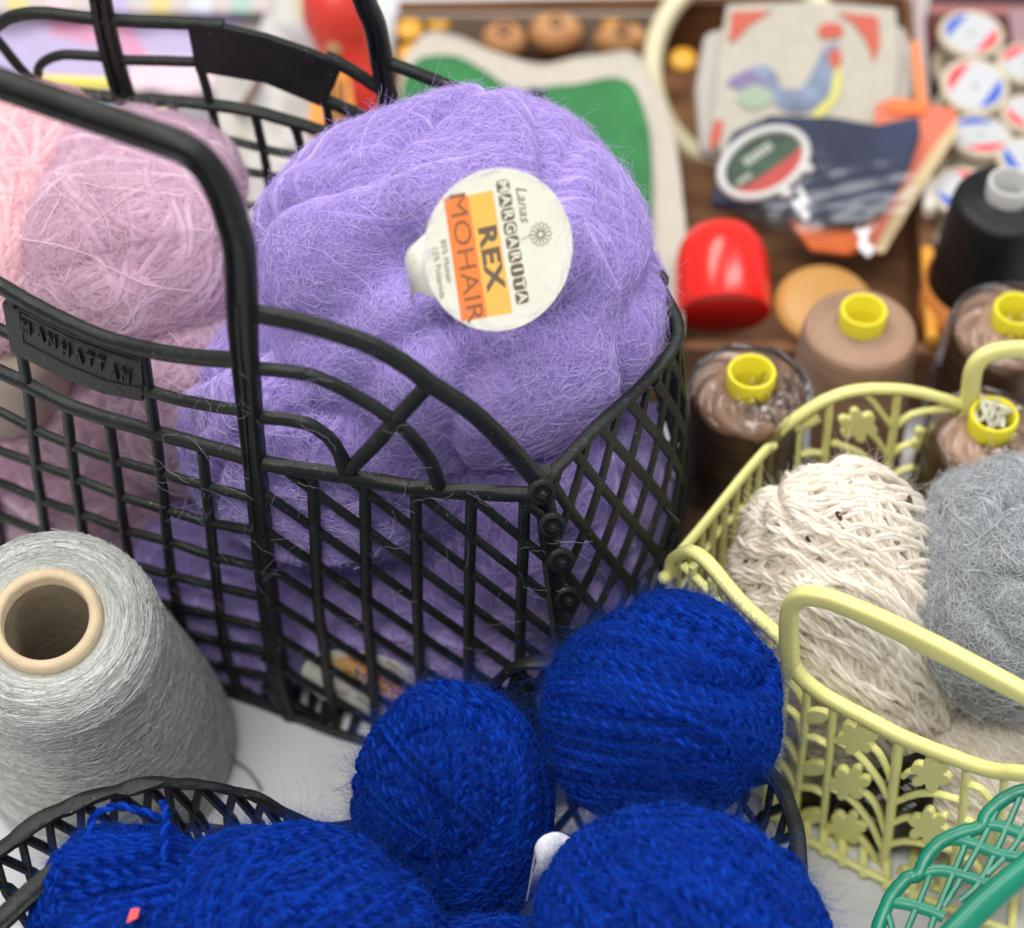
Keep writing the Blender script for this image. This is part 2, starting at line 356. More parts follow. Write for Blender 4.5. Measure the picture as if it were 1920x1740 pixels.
# end panel with diamond lattice, bulging to the right
top = cat([at(1018, 905, 17), at(1120, 800, 17), at(1226, 700, 16.6), at(1272, 620, 17), at(1236, 535, 17.6)], 8)
bot = cat([np.array([2.5, -16.0, .3]), at(1165, 1330, .3), at(1192, 1180, .3), at(1185, 1060, .3), at(1150, 960, .3)], 8)
top = np.array(top); bot = np.array(bot)
def endp(s, t):
    x = np.clip(s, 0, 1) * (len(top) - 1); i = int(min(x, len(top) - 2)); f = x - i
    a = top[i] * (1 - f) + top[i + 1] * f; c = bot[i] * (1 - f) + bot[i + 1] * f
    p = c * (1 - t) + a * t; return p + np.array([1.0, -.3, 0]) * math.sin(math.pi * t) * 1.25 * math.sin(math.pi * s)
def endn(s, t): return nz(np.cross(endp(min(s + .02, 1), t) - endp(max(s - .02, 0), t), (0, 0, 1)))
ep = MB()
for fam, slope, step, th_ in ((0, -2.3, .115, .27), (1, .95, .125, .24)):
    for k in range(-14, 24):
        P = []; N = []
        for s in np.linspace(0, 1, 90):
            t = slope * (s - k * step) if fam == 0 else k * step + slope * s - 1.2
            if 0 <= t <= 1.0: P.append(endp(s, t)); N.append(endn(s, t))
        if len(P) > 4: ep.sweep(P[::3] + [P[-1]], .37, th_, N[::3] + [N[-1]], seg=6)
ep.sweep([endp(s, 1) for s in np.linspace(0, 1, 30)], .34, .42, [endn(s, 1) for s in np.linspace(0, 1, 30)])
for s, wd in ((0, .7), (1, .6)): ep.sweep([endp(s, t) for t in np.linspace(0, 1.03, 10)], wd, .5, [endn(s, .5)] * 10)
ep.sweep([endp(s, 0) for s in np.linspace(0, 1, 20)], .5, .4, [endn(s, 0) for s in np.linspace(0, 1, 20)])
ep.build('end_panel', BLK, bb)
for x, y in [(1015, 920), (1034, 982), (1051, 1048), (1063, 1120), (1073, 1190), (1080, 1262), (1085, 1330)]:
    p = PR.hit(x, y, .25); b = MB(); n_ = nz(PR.n + np.array([.3, 0, .5]))
    b.lathe([(.0, .0), (.44, .0), (.46, .12), (.36, .2), (.30, .2), (.26, .08), (.15, .08), (.15, .34), (.1, .42), (0, .42)], p, n_, 20); b.build('hinge_pin', BLK, bb)
# back panel
bp_ = MB()
barsL(bp_, PK, [[(-60, 100), (0, 44), (33, 29), (83, 25), (167, 34), (217, 38), (353, 44), (420, 48)]], 21, .5, s=47.)
barsL(bp_, PK, [[(-30, 250), (62, 160), (75, 122), (117, 103), (197, 107), (230, 112), (367, 116)], [(-40, 40), (0, 82), (43, 134), (80, 170)]], 16, .4, s=47.)
barsL(bp_, PK, [[(-60, 140), (60, 162), (117, 172), (240, 186), (317, 189), (393, 196), (483, 210), (560, 232), (620, 249), (730, 262), (860, 262)]], 19, .5, s=47.)
barsL(bp_, PK, [[(-60, 190), (100, 215), (240, 236), (333, 247), (417, 260), (533, 287), (640, 300)], [(-60, 260), (240, 300), (430, 318), (493, 327), (600, 345)],
                [(240, 365), (430, 380), (520, 395)], [(240, 430), (430, 445), (520, 455)]], 12, .36, s=47.)
barsL(bp_, PK, [[(373, 117), (393, 187), (410, 260), (427, 320), (443, 390), (455, 450)], [(322, 193), (335, 245), (350, 310), (365, 400)], [(477, 210), (492, 275), (500, 320), (512, 390)],
                [(550, 233), (560, 260), (575, 330)], [(612, 190), (618, 235), (628, 300)], [(240, 190), (262, 260), (285, 340), (300, 430)]], 15, .38, s=47.)
for dx in (-9, 10): barsL(bp_, PK, [[(187 + dx, -5), (200 + dx, 67), (217 + dx, 133), (240 + dx, 207), (262 + dx, 300)]], 20, .62, s=47.)
for dx in (-8, 9): barsL(bp_, PK, [[(713 + dx, 100), (720 + dx, 150), (728 + dx, 190), (735 + dx, 260)]], 19, .62, s=47.)
barsL(bp_, PK, [[(610, 106), (640, 121), (680, 145), (712, 166)], [(610, 187), (650, 205), (712, 232)], [(730, 118), (790, 141), (867, 172), (960, 215), (1060, 280)]], 20, .5, s=47.)
barsL(bp_, PK, [[(i * 34 - 60, 300), (i * 34 - 10 - 60, 200)] for i in range(8)] + [[(i * 34 - 60, 200), (i * 34 + 40 - 60, 300)] for i in range(8)], 13, .36, s=47.)
bp_.build('back_panel', BLK, bb)
b = MB(); b.prism(PK.path([(353, 34), (430, 44), (500, 60), (583, 88), (645, 116), (612, 194), (583, 182), (500, 147), (400, 130), (370, 126)], -.1), PK.n * .3); b.build('name_plate', BLK, bb, smooth=False, bevel=.06)
hk = [(716, 120), (712, 90), (703, 45), (688, 10), (672, -25), (600, -120), (450, -190), (300, -170), (200, -80), (187, -10)]
b = MB(); P = np.array(cat(PK.path(hk), 6)); T = nz(np.gradient(P, axis=0)); B = np.cross(T, PK.n)
b.sweep(P, .8, .4, PK.n)
for s in (-1, 1): b.sweep(P + B * s * .24 + PK.n * .1, .3, .55, PK.n, e=1)
b.build('handle', BLK, bb)
b = MB()                                   # base grid
fr = [PL.hit(0, 1150), PL.hit(386, 1284), at(552, 1345, .2), at(700, 1395, .2), np.array([2.3, -15.8, .3])]
bk = [np.array([-20, 3.5, .3]), np.array([-14, 3.2, .3]), np.array([-8, 2., .3]), np.array([-2, 0, .3]), np.array([3.5, -4, .3])]
fr = cat([np.array([p[0], p[1], .3]) for p in fr], 5); bk = cat(bk, 5)
for p, q in zip(fr, bk): b.sweep([p, q], .35, .3, (0, 0, 1))
for t in np.linspace(0, 1, 9): b.sweep([p * (1 - t) + q * t for p, q in zip(fr, bk)], .35, .34, (0, 0, 1))
b.build('base', BLK, bb)

# ================================================================ mohair balls
def mohair(name_label, ball, m_core, m_fuzz, N, L, m_thread=None, nthread=40, lift=.13, rad=.0052, grp=None, r_thread=.013, fuzzk=10, curl=.5, jitter=.9, wound=True):
    t = thing('mohair_ball', name_label, 'yarn ball', grp)
    ball.core('ball_core', m_core, t, -.10)
    if wound: strands('wound_strands', ball.wind(30, 5, .15, seed=3, plies=1, step=.2, wob=.10, spacing=3.2, spin=.5, hmax=.32), .15, m_fuzz, t)
    P = ball.fuzz(N, L, k=fuzzk, h=(0, .36) if wound else (-.05, .12), lift=lift, curl=curl, jitter=jitter, power=1.2)
    strands('fibres', P, rad * np.linspace(1, .35, fuzzk)[None, :], m_fuzz, t)
    P = ball.fuzz(N // 30, L * .7, k=10, h=(.1, .3), lift=.34, curl=.4, jitter=1.4, seed=9, power=1.3)
    strands('flyaway_fibres', P, .0035, m_fuzz, t)
    P = ball.fuzz(N // 5, L * 1.0, k=14, h=(.14, .38), lift=.10, curl=.55, jitter=1.3, seed=12, power=1.2, cc=.6)
    strands('light_wisps', P, rad * (1.5 if ball.press else 1.1), m_thread or m_fuzz, t)
    if m_thread:
        Q = ball.fuzz(nthread, 7.0, k=48, h=(.22, .38), lift=.06, curl=.17, jitter=1.2, cc=.25, seed=5)
        strands('threads', Q, r_thread, m_thread, t)
    return t
PUR = mat('purple_mohair', (0.30, 0.20, 0.55), 0.95, 0.1, var=.18, vscale=60, bump=1.0, bscale=350, sheen=.4)  # core colour darker than the fibres, painting shade into the hollows
PURF = hairmat('purple_fibres', (0.45, 0.33, 0.74), (0.69, 0.57, 0.93), .35)
PURT = hairmat('purple_thread', (0.60, 0.50, 0.92), (0.80, 0.72, 0.98), .3)
G1 = 'mohair balls in the black basket'
B1 = Ball(at(852, 535, 17), (6.8, 6.4, 6.4), (0, 0, 10), seed=3, lump=.05, freq=2.2, crease=.11, cfreq=2.2,
          dents=[((768, 490), .26, .26), ((1010, 620), .18, .06), ((860, 480), .5, .07), ((640, 560), .3, .07), ((1080, 560), .22, .08), ((820, 240), .2, .06), ((700, 330), .2, .05), ((1120, 400), .25, .05), ((900, 250), .2, .03)])
pb = mohair('big purple mohair ball on top with a round paper tag', B1, PUR, PURF, 110000, 1.6, PURT, 70, grp=G1)
BA = Ball(PR.hit(640, 790, -4.8), (5.4, 4.6, 5.0), seed=5, lump=.03, freq=2.5, crease=.06)
WALL = [(PL, -.5), (PR, -.5)]; BA.press = WALL
mohair('purple mohair ball low down behind the arched bars', BA, PUR, PURF, 26000, 1.8, PURT, 40, grp=G1)
BB = Ball(PL.hit(470, 1080, -4.15), (5.8, 4.5, 5.1), seed=7, lump=.03, freq=2.5, crease=.06)
BB.press = WALL; mohair('purple mohair ball at the bottom beside the grey yarn cone', BB, PUR, PURF, 30000, 1.8, PURT, 90, grp=G1, rad=.0085, r_thread=.022)
BC = Ball(PR.hit(835, 1130, -4.0), (5.6, 4.4, 5.5), seed=9, lump=.03, freq=2.5, crease=.06)
BC.press = WALL; tb2 = mohair('purple mohair ball at the bottom carrying the second paper tag', BC, PUR, PURF, 34000, 1.8, PURT, 110, grp=G1, rad=.0085, r_thread=.022)
BD = Ball(np.array([.7, -8.6, 9.0]), (4.6, 5.0, 6.2), seed=10, lump=.03, freq=2.5, crease=.06)
mohair('purple mohair ball pressed against the bulging end panel', BD, PUR, PURF, 26000, 1.8, PURT, 70, grp=G1, rad=.0085, r_thread=.022)
MAU = mat('mauve_mohair', (0.62, 0.38, 0.52), 0.95, 0.1, var=.15, vscale=50, bump=.6, bscale=200, sheen=.4)
MAUF = hairmat('mauve_fibres', (0.72, 0.49, 0.63), (0.88, 0.72, 0.82), .4)
MAUT = hairmat('mauve_thread', (0.78, 0.60, 0.72), (0.88, 0.74, 0.80), .3)
PNK = mat('pink_mohair', (0.88, 0.54, 0.58), 0.95, 0.1, var=.12, vscale=30, bump=.4, bscale=150, sheen=.4)
PNKF = hairmat('pink_fibres', (0.92, 0.62, 0.67), (0.95, 0.78, 0.81), .4)
for lab, ball, n in (('mauve mohair ball with pale looping threads, topmost of the mauve ones', Ball(at(240, 490, 16.0), (4.0, 3.4, 3.2), seed=11, lump=.04, crease=.03, dents=[((215, 500), .22, .12)]), 14000),
                     ('mauve mohair ball tucked beneath the black handle', Ball(at(262, 372, 15.6), (3.6, 3.2, 2.9), seed=12, lump=.04, crease=.04, dents=[((235, 352), .2, .18)]), 12000),
                     ('mauve mohair ball behind the lattice under the name plate', Ball(PL.hit(160, 860, -4.6), (5.0, 4.4, 5.0), seed=13, lump=.04, crease=.04), 14000),
                     ('mauve mohair ball in shade beneath the topmost mauve ball', Ball(PL.hit(380, 730, -5.5), (3.6, 3.2, 3.8), seed=14, lump=.04, crease=.04), 9000)):
    if ball.c[2] < 13: ball.press = WALL
    mohair(lab, ball, MAU, MAUF, n, 1.3, MAUT, 34, .20, grp=G1, r_thread=.022, wound=True)
for lab, ball, n in (('pale pink mohair ball at the far end under the handle', Ball(at(45, 330, 15.5), (3.3, 3.3, 2.9), seed=15, lump=.04, crease=.04), 8000),
                     ('pink mohair ball squeezed between the pale pink one and the mauve ball', Ball(at(-35, 480, 16), (3.2, 3.6, 3.2), seed=16, lump=.05, crease=.05), 8000)):
    mohair(lab, ball, PNK, PNKF, n, 1.2, None, 0, .20, grp=G1)
BEI = plain('beige_paper', (.62, .50, .42), .8, bump=.3, bscale=60)
o = Ball(at(-5, 660, 12.5), (2.6, 2.6, 3.6), seed=19, lump=.05).core('cream_bundle', BEI, None); tag(o, 'smooth cream wool bundle at the edge beside the name plate', 'yarn ball')
# ---------------------------------------------------------------- paper tags
CREAM = mat('cream_card', (.80, .80, .67), .42, .5, var=.03, vscale=90, bump=.15, bscale=120); ORG = plain('orange_print', (.93, .25, .06), .45); AMB = plain('amber_print', (.95, .52, .11), .45)
INK = plain('brown_grey_ink', (.16, .12, .085), .5); INK2 = plain('brown_print', (.30, .12, .05), .5)
def paper_tag(parent, c, X, Y, R, mp):
    """mp maps tag drawing coordinates (reading direction, up) in units of R to a point; X reading direction, Y up"""
    X = nz(X); Y = nz(Y); Z = nz(np.cross(X, Y)); c = np.array(c)
    root = MB(); n = 72; root.prism([c + R * (math.cos(2 * math.pi * k / n) * X + math.sin(2 * math.pi * k / n) * Y) - Z * .03 for k in range(n)], Z * .035)
    card = root.build('paper_tag', CREAM, parent, smooth=False)
    def P(x, y, h=.008): return c + X * x * R + Y * y * R + Z * h
    def quad(nm, m, l, h=.008):
        b = MB(); b.prism([P(x, y, h) for x, y in l], Z * .004); return b.build(nm, m, card, smooth=False)
    quad('orange_band', ORG, [(-.76, -.62), (-.74, -.30), (.78, -.29), (.76, -.64)])
    quad('amber_band', AMB, [(-.74, -.297), (-.74, .03), (.80, .05), (.78, -.287)])
    text_mesh('MOHAIR', R * .33, P(0, -.46, .016), X, Y, .002, .0, align='CENTER', m=INK2, parent=card, sx=1.28)
    text_mesh('REX', R * .33, P(.06, -.13, .016), X, Y, .002, .035 * R / 2.7, align='CENTER', m=INK, parent=card, sx=1.25, spacing=1.1)
    for i, ch in enumerate('MARGARITA'):
        x = -.76 + i * .175; y = .175 + .004 * i; b = MB(); pl = []
        for k in range(20):
            a = 2 * math.pi * k / 20; ca, sa = math.cos(a), math.sin(a)
            pl.append(P(x + .078 * math.copysign(abs(ca) ** .45, ca), y + .088 * math.copysign(abs(sa) ** .45, sa), .008))
        b.prism(pl, Z * .004); b.build('letter_block', INK, card, smooth=False)
        text_mesh(ch, R * .175, P(x, y, .016), X, Y, .002, .012 * R / 2.7, align='CENTER', m=CREAM, parent=card, sx=1.05)
    text_mesh('Lanas', R * .2, P(-.72, .40, .012), X, Y, .002, .0, .35, align='LEFT', m=INK, parent=card, sx=1.0)
    text_mesh('85% Mohair', R * .112, P(-.28, -.715, .012), X, Y, .002, .0, align='LEFT', m=INK, parent=card)
    text_mesh('15% Poliamida', R * .112, P(-.22, -.835, .012), X, Y, .002, .0, align='LEFT', m=INK, parent=card)
    fl = MB(); fc = (-.08, .58)
    for k in range(13):
        a = 2 * math.pi * k / 13; l = []
        for j in range(14):
            t = 2 * math.pi * j / 14; rr = .098 + .052 * math.cos(t); ww = .026 * math.sin(t)
            l.append(P(fc[0] + rr * math.cos(a) - ww * math.sin(a), fc[1] + rr * math.sin(a) + ww * math.cos(a), .01))
        fl.sweep(l, .022, .01, Z, seg=4, closed=True)
    fl.sweep([P(fc[0] + .038 * math.cos(2 * math.pi * k / 12), fc[1] + .038 * math.sin(2 * math.pi * k / 12), .01) for k in range(12)], .025, .01, Z, seg=4, closed=True)
    fl.sweep([P(fc[0] - .02, fc[1] - .14), P(fc[0] + .0, fc[1] - .2), P(fc[0] + .02, fc[1] - .27)], .03, .01, Z, seg=4)
    fl.build('daisy_emblem', INK, card); return card
nc = -FW; dn = -UPV; mm = nz(RT * 1 + dn * .45); qq = nz(RT * -.45 + dn); tl = math.radians(27)
TC = at(936, 469, 24.4)
dist_ = (TC - CAM) @ FW
def tagpt(dx, dy):                          # in-plane offset of a drawing offset (dx right, dy down) given in pixels
    off = (RT * dx + dn * dy) * dist_ / FPX; em = mm * math.cos(tl) - nc * math.sin(tl)
    return em * (off @ mm) / math.cos(tl) + qq * (off @ qq)
Xt = tagpt(35, 229); Yt = tagpt(91, -30); Zt = nz(np.cross(Xt, Yt)); Yt = np.cross(Zt, nz(Xt))
card = paper_tag(pb, TC, Xt, Yt, 153 * dist_ / FPX, None)
g = np.random.default_rng(5); out = []; Rt = 153 * dist_ / FPX; Xn, Yn = nz(Xt), nz(Yt)
for i in range(110):
    a = g.uniform(0, 6.28); p = TC + (Xn * math.cos(a) + Yn * math.sin(a)) * Rt * g.uniform(.93, 1.08) + Zt * g.uniform(.03, .09); h_ = a + g.choice([-1, 1]) * g.uniform(1.0, 1.9); P = []; st = g.uniform(.05, .13)
    for k in range(10): P.append(p.copy()); h_ += g.normal() * .3; p = p + (Xn * math.cos(h_) + Yn * math.sin(h_)) * st + Zt * g.normal() * .008
    out.append(P)
strands('fibres_over_tag', out, .0035, PURF, pb)
# strap that dives into the hollow of the ball
b = MB(); sl = []
for k, (dx, dy, wd, dz) in enumerate([(-120, 34, 132, -.04), (-132, 36, 116, -.05), (-144, 38, 100, -.12), (-156, 40, 88, -.3), (-166, 44, 80, -.7), (-172, 52, 76, -1.5), (-172, 60, 72, -3.2)]):
    c = TC + tagpt(dx, dy) + nc * dz; sl.append((c - nz(Xt) * wd / 2 * dist_ / FPX, c + nz(Xt) * wd / 2 * dist_ / FPX))
b.v = [p for s in sl for p in s]; b.f = [(2 * i, 2 * i + 1, 2 * i + 3, 2 * i + 2) for i in range(len(sl) - 1)]
o = b.build('tag_strap', CREAM, card); so = o.modifiers.new('s', 'SOLIDIFY'); so.thickness = .0003
text_mesh('25 grs. apr', .25, TC + tagpt(-153, 4) + nc * -.2, nz(Xt), nz(Yt + Zt * .8), .003, align='LEFT', m=INK, parent=o)
# second tag, upside down just inside the front lattice
X2 = PR.hit(620, 1250) - PR.hit(720, 1325); Y2 = np.cross(PR.n, nz(X2))
paper_tag(tb2, PR.hit(682, 1282, -.14), X2, Y2, 2.35, None)
# ================================================================ grey yarn on a cone
GREY = mat('grey_yarn_base', (.27, .28, .27), 0.95, .1, var=.2, vscale=90, bump=1, bscale=400)
GREYF = hairmat('grey_yarn', (.36, .375, .365), (.70, .72, .68), .15)
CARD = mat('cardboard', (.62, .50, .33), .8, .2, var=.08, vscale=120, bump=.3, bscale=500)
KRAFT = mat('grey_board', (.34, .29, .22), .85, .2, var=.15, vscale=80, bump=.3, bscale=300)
def cone():
    t = thing('yarn_cone', 'grey heather yarn wound on a tall cone with a cardboard tube', 'yarn cone')
    top_c = np.array(at(88, 1170, 12.2)); c = top_c.copy(); c[2] = 0
    th0 = math.radians(13); ca, sa = math.cos(th0), math.sin(th0); Rx = np.array([[1, 0, 0], [0, ca, -sa], [0, sa, ca]])
    def tf(P): return (np.asarray(P, float) - top_c) @ Rx.T + top_c + [0, 0, .2]
    def done(b, nm, m): b.v = [tuple(p) for p in tf(b.v)]; return b.build(nm, m, t)
    prof = [(0, 0), (4.6, 0), (4.65, .4), (4.5, 2), (4.1, 5), (3.7, 8), (3.55, 9.9), (3.55, 11), (3.3, 11.8), (2.85, 12.15), (2.2, 12.15), (1.7, 11.95)]
    b = MB(); b.lathe(prof, c, seg=80); done(b, 'wound_yarn', GREY)
    pr = np.array(prof[1:]); L = np.concatenate([[0], np.cumsum(np.linalg.norm(np.diff(pr, axis=0), axis=1))])
    g = np.random.default_rng(4); out = []; m = 260
    for i in range(520):                    # yarn laid as crossing helices over side and shoulder
        l0 = g.uniform(.1, L[-1]) ; up_ = g.choice([-1, 1]) * g.uniform(.6, 3.8) * min(1, (L[-1] - l0) / 4 + .10); turns = g.uniform(.6, 1.1)
        u = np.linspace(0, 1, m); l = np.clip(l0 + up_ * (u - .5) + .02 * np.sin(u * 40 + i), 0, L[-1]); th = g.uniform(0, 6.28) + 6.283 * turns * u * (1 if i % 2 else -1)
        r = np.interp(l, L, pr[:, 0]); z = np.interp(l, L, pr[:, 1]); h = g.uniform(.0, .06)
        out.append(tf(np.stack([c[0] + (r + h) * np.cos(th), c[1] + (r + h) * np.sin(th), z + h * .5], 1)))
    strands('yarn_layers', out, .036, GREYF, t)
    n = 28000; k = 5; l0 = g.uniform(1, L[-1], n); th = g.uniform(0, 6.283, n); out = []
    dth = g.choice([-1, 1], n) * g.uniform(.15, .5, n); dl = g.normal(size=n) * .15 * np.clip((L[-1] - l0) / 3, .2, 1); h = g.uniform(0, .08, n); hl = np.abs(g.normal(size=n)) * .035
    for i in range(k):
        u = i / (k - 1); l = np.clip(l0 + dl * u, 0, L[-1]); r = np.interp(l, L, pr[:, 0]) + h + hl * u; z = np.interp(l, L, pr[:, 1]) + h * .6 + hl * u * .5
        a = th + dth * u / np.maximum(r, 1.5); out.append(tf(np.stack([c[0] + r * np.cos(a), c[1] + r * np.sin(a), z], 1)))
    strands('fibres', np.stack(out, 1), .010, GREYF, t)
    b = MB(); b.lathe([(1.42, 8), (1.42, 12.3), (1.5, 12.42), (1.66, 12.45), (1.8, 12.35), (1.86, 12.1), (1.8, 11.8), (1.7, 11.5)], c, seg=64); done(b, 'cardboard_tube', CARD)
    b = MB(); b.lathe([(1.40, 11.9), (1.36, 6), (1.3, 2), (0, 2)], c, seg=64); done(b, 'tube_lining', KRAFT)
    tl_ = cat([at(425, 1410, 1.4), at(440, 1425, .6), at(460, 1440, .25), at(478, 1462, .2), at(488, 1480, .15)], 8)
    b = MB(); b.sweep(tl_, .12, .12, seg=6); b.build('loose_end', plain('grey_end', (.22, .22, .22), .9), t)
cone()
# ================================================================ blue balls in an oval black basket
BLU = mat('blue_wool_base', (.002, .008, .10), .95, .1, var=.3, vscale=80)  # deepened core colour paints the shade in gaps between strands
BLUY = hairmat('blue_yarn', (.001, .009, .12), (.007, .055, .46), .15)
BLUF = hairmat('blue_fibres', (.003, .02, .20), (.03, .11, .52), .4)
def yarnball(lab, ball, K, S, r, my, mf, mc, nf, grp, Lf=.9, lift=.28, name='yarn_ball', frad=.0062, **kw):
    t = thing(name, lab, 'yarn ball', grp)
    ball.core('ball_core', mc, t, -r * .7)
    strands('yarn_strands', ball.wind(K, S, r, **kw), r * .62, my, t)
    if nf: strands('fibres', ball.fuzz(nf, Lf, k=6, h=(0, 2.4 * r), lift=lift, curl=.5, jitter=1.4), frad * np.linspace(1, .4, 6)[None, :], mf, t)
    return t
G2 = 'blue wool balls in the oval black basket'
KW = dict(r=.105, lift=.16, Lf=.9, frad=.0042, my=BLUY, mf=BLUF, mc=BLU, grp=G2, pitch=.6, step=.08)
yarnball('large round blue wool ball, highest of the blue ones, beside the yellow basket', Ball(at(1240, 1330, 11), (3.75, 3.5, 3.8), seed=21, lump=.045, freq=2, crease=.075, dents=[((1255, 1180), .3, .08), ((1180, 1500), .3, .05)]), 15, 24, nf=30000, **KW)
yarnball('upright blue wool ball standing left of the largest blue ball', Ball(at(842, 1525, 7.4), (3.15, 3.2, 5.3), seed=22, lump=.05, freq=2, crease=.075), 15, 24, nf=26000, **KW)
yarnball('blue wool ball at the front right with a dark yarn tail hanging over the rim', Ball(at(1275, 1772, 10.0), (4.4, 4.0, 3.8), seed=23, lump=.035, freq=2, crease=.075), 15, 24, nf=30000, **KW)
yarnball('wide blue wool ball at the front left beside the small one', Ball(at(535, 1785, 8.8), (4.7, 3.9, 3.3), seed=24, lump=.035, freq=2, crease=.075), 15, 24, nf=30000, **KW)
yarnball('small blue wool ball with a raised loop beside the scalloped rim', Ball(at(235, 1728, 8.6), (2.7, 2.9, 3.0), seed=25, lump=.05, freq=2.4, crease=.075), 11, 15, nf=7000, **KW)
yarnball('blue wool ball half hidden beneath the others in the middle', Ball(at(930, 1960, 5.5), (4.2, 4, 3.6), seed=26, lump=.03), 13, 12, nf=7000, **KW)
def plied(P, r, name, m, parent=None, pitch=.7):
    P = np.array(cat(P, 14)); T = nz(np.gradient(P, axis=0)); N = nz(np.cross(T, (0.2, .3, 1))); B = np.cross(T, N)
    L = np.concatenate([[0], np.cumsum(np.linalg.norm(np.diff(P, axis=0), axis=1))]); out = []
    for q in (0, 1):
        ph = 6.283 * L / pitch + q * math.pi; out.append(P + (np.cos(ph)[:, None] * N + np.sin(ph)[:, None] * B) * r * .55)
    return strands(name, out, r * .62, m, parent)
tail = thing('yarn_tail', 'dark blue twisted yarn end trailing onto the cloth at the lower right', 'yarn')
plied([at(1440, 1590, 9.5), at(1475, 1600, 9.3), at(1500, 1625, 8), at(1515, 1665, 6), at(1535, 1700, 4.5), at(1560, 1760, 3)], .12, 'tail_strands', BLUY, tail)
lp = thing('yarn_loop', 'blue twisted yarn loop standing up from the small blue ball', 'yarn')
plied([at(235, 1640, 11), at(190, 1600, 11.2), at(170, 1560, 11.4), at(178, 1530, 11.6), at(215, 1512, 11.8), at(260, 1520, 11.6), at(300, 1535, 11.3), at(330, 1560, 10.9)], .12, 'loop_strands', BLUY, lp)
plied([at(305, 1500, 11.6), at(312, 1530, 11.8), at(308, 1570, 11.9), at(310, 1610, 11.9)], .12, 'loop_strands', BLUY, lp)
for s, l in enumerate([[(722, 1356, 11.0), (770, 1335, 12.0), (850, 1345, 12.6), (935, 1356, 12.0), (965, 1362, 11.0)], [(730, 1376, 11.2), (795, 1335, 12.2), (890, 1318, 12.6), (955, 1345, 11.2)]]):
    o = plied([at(x, y, z - .15) for x, y, z in l], .13, 'crossing_strands', BLUY, lp)
WPAP = plain('white_label_paper', (.82, .83, .86), .5)
b = MB(); pc = []                          # curled paper label band
for a in np.linspace(-.2, 2.7, 16): pc.append((1028 - 40 * math.cos(a * 1.0) + 16, 1585 - 18 * math.sin(a)))
top_ = [at(1003, 1612, 10.4), at(1003, 1590, 11.0), at(1018, 1570, 11.3), at(1045, 1562, 11.2), at(1075, 1575, 11.0)]
bot_ = [at(985, 1690, 7.8), at(990, 1685, 8.2), at(1012, 1680, 8.4), at(1040, 1678, 8.3), at(1075, 1680, 8.2)]
tc_, bc_ = cat(top_, 5), cat(bot_, 5)
b.v = [p for q in zip(tc_, bc_) for p in q]; b.f = [(2 * i, 2 * i + 1, 2 * i + 3, 2 * i + 2) for i in range(len(tc_) - 1)]
o = b.build('paper_label', WPAP); so = o.modifiers.new('s', 'SOLIDIFY'); so.thickness = .0004
tag(o, 'curled white paper label sticking up between the blue wool balls', 'label')
b = MB(); b.prism([at(246, 1706, 12.), at(262, 1704, 12.), at(258, 1722, 12.), at(238, 1732, 12.)], (0, 0, .06)); o = b.build('paper_label', plain('red_paper', (.9, .06, .06), .5), smooth=False)
tag(o, 'small bright red paper corner between the two front left blue balls', 'label')
# the oval basket itself
RIMP = [at(-60, 1640, 9.3), at(0, 1597, 9.3), at(58, 1552, 9.3), at(125, 1516, 9.4), at(202, 1489, 9.3), at(278, 1473, 9.2), at(323, 1469, 9.1), at(403, 1478, 8.7), at(471, 1493, 8), at(533, 1525, 7.2),
        at(600, 1552, 6.0), at(680, 1545, 5.0), at(770, 1470, 5.2), at(860, 1370, 6.6), at(920, 1290, 8.4), at(975, 1250, 9.6), at(1045, 1243, 9.8), at(1120, 1270, 9.2), at(1250, 1330, 7.5), at(1380, 1390, 7.0), at(1449, 1459, 7.2), at(1482, 1520, 7.4), at(1497, 1592, 7.4),
        at(1496, 1690, 7.4), at(1470, 1800, 7.4), at(1300, 1960, 7.4), at(960, 2060, 7.4), at(500, 2050, 8.), at(100, 1960, 8.6), at(-120, 1800, 9.2)]
ob = thing('oval_basket', 'black oval basket with a scalloped rim at the front, full of blue wool', 'basket', 'open plastic shopping baskets')
rp = np.array(cat(RIMP, 6, closed=True)); cen = rp.mean(0)
Lr = np.concatenate([[0], np.cumsum(np.linalg.norm(np.diff(rp, axis=0), axis=1))])
outn = nz((rp - cen) * [1, 1, 0]); b = MB()
sc_ = rp.copy(); sc_[:, 2] += .10 * np.abs(np.sin(Lr * 1.7)); b.sweep(sc_, .34, .55, outn, closed=True); b.build('rim', BLK, ob)
def wallp(i, t): p = rp[i % len(rp)].copy(); q = cen + (p - cen) * [.84, .80, 0]; q[2] = .2; return p * (1 - t) + q * t
b = MB(); n = len(rp)
for i in range(0, n - 2, 5):
    b.sweep([wallp(i, 0), wallp(i + 3, .22), wallp(i + 4, .45), wallp(i + 3, .75), wallp(i, 1)], .32, .28, outn[i], seg=6)
    b.sweep([wallp(i, 0), wallp(i - 3, .22), wallp(i - 4, .45), wallp(i - 3, .75), wallp(i, 1)], .32, .30, outn[i], seg=6)
for t in (.3, .62, .99): b.sweep([wallp(i, t) for i in range(0, n, 2)], .3, .26, outn[::2], closed=True, seg=6)
b.build('lattice_wall', BLK, ob)
b = MB(); P = cat([at(-90, 1810, 9.6), at(0, 1728, 10.2), at(75, 1660, 10.5), at(140, 1612, 10.5), at(200, 1585, 10), at(300, 1600, 9)], 6)
b.sweep(P, .74, .6, nc); T = nz(np.gradient(np.array(P), axis=0)); B = np.cross(T, nc)
b.sweep(np.array(P) + B * .2 + nc * .2, .26, .4, nc, e=1); b.build('handle', BLK, ob)

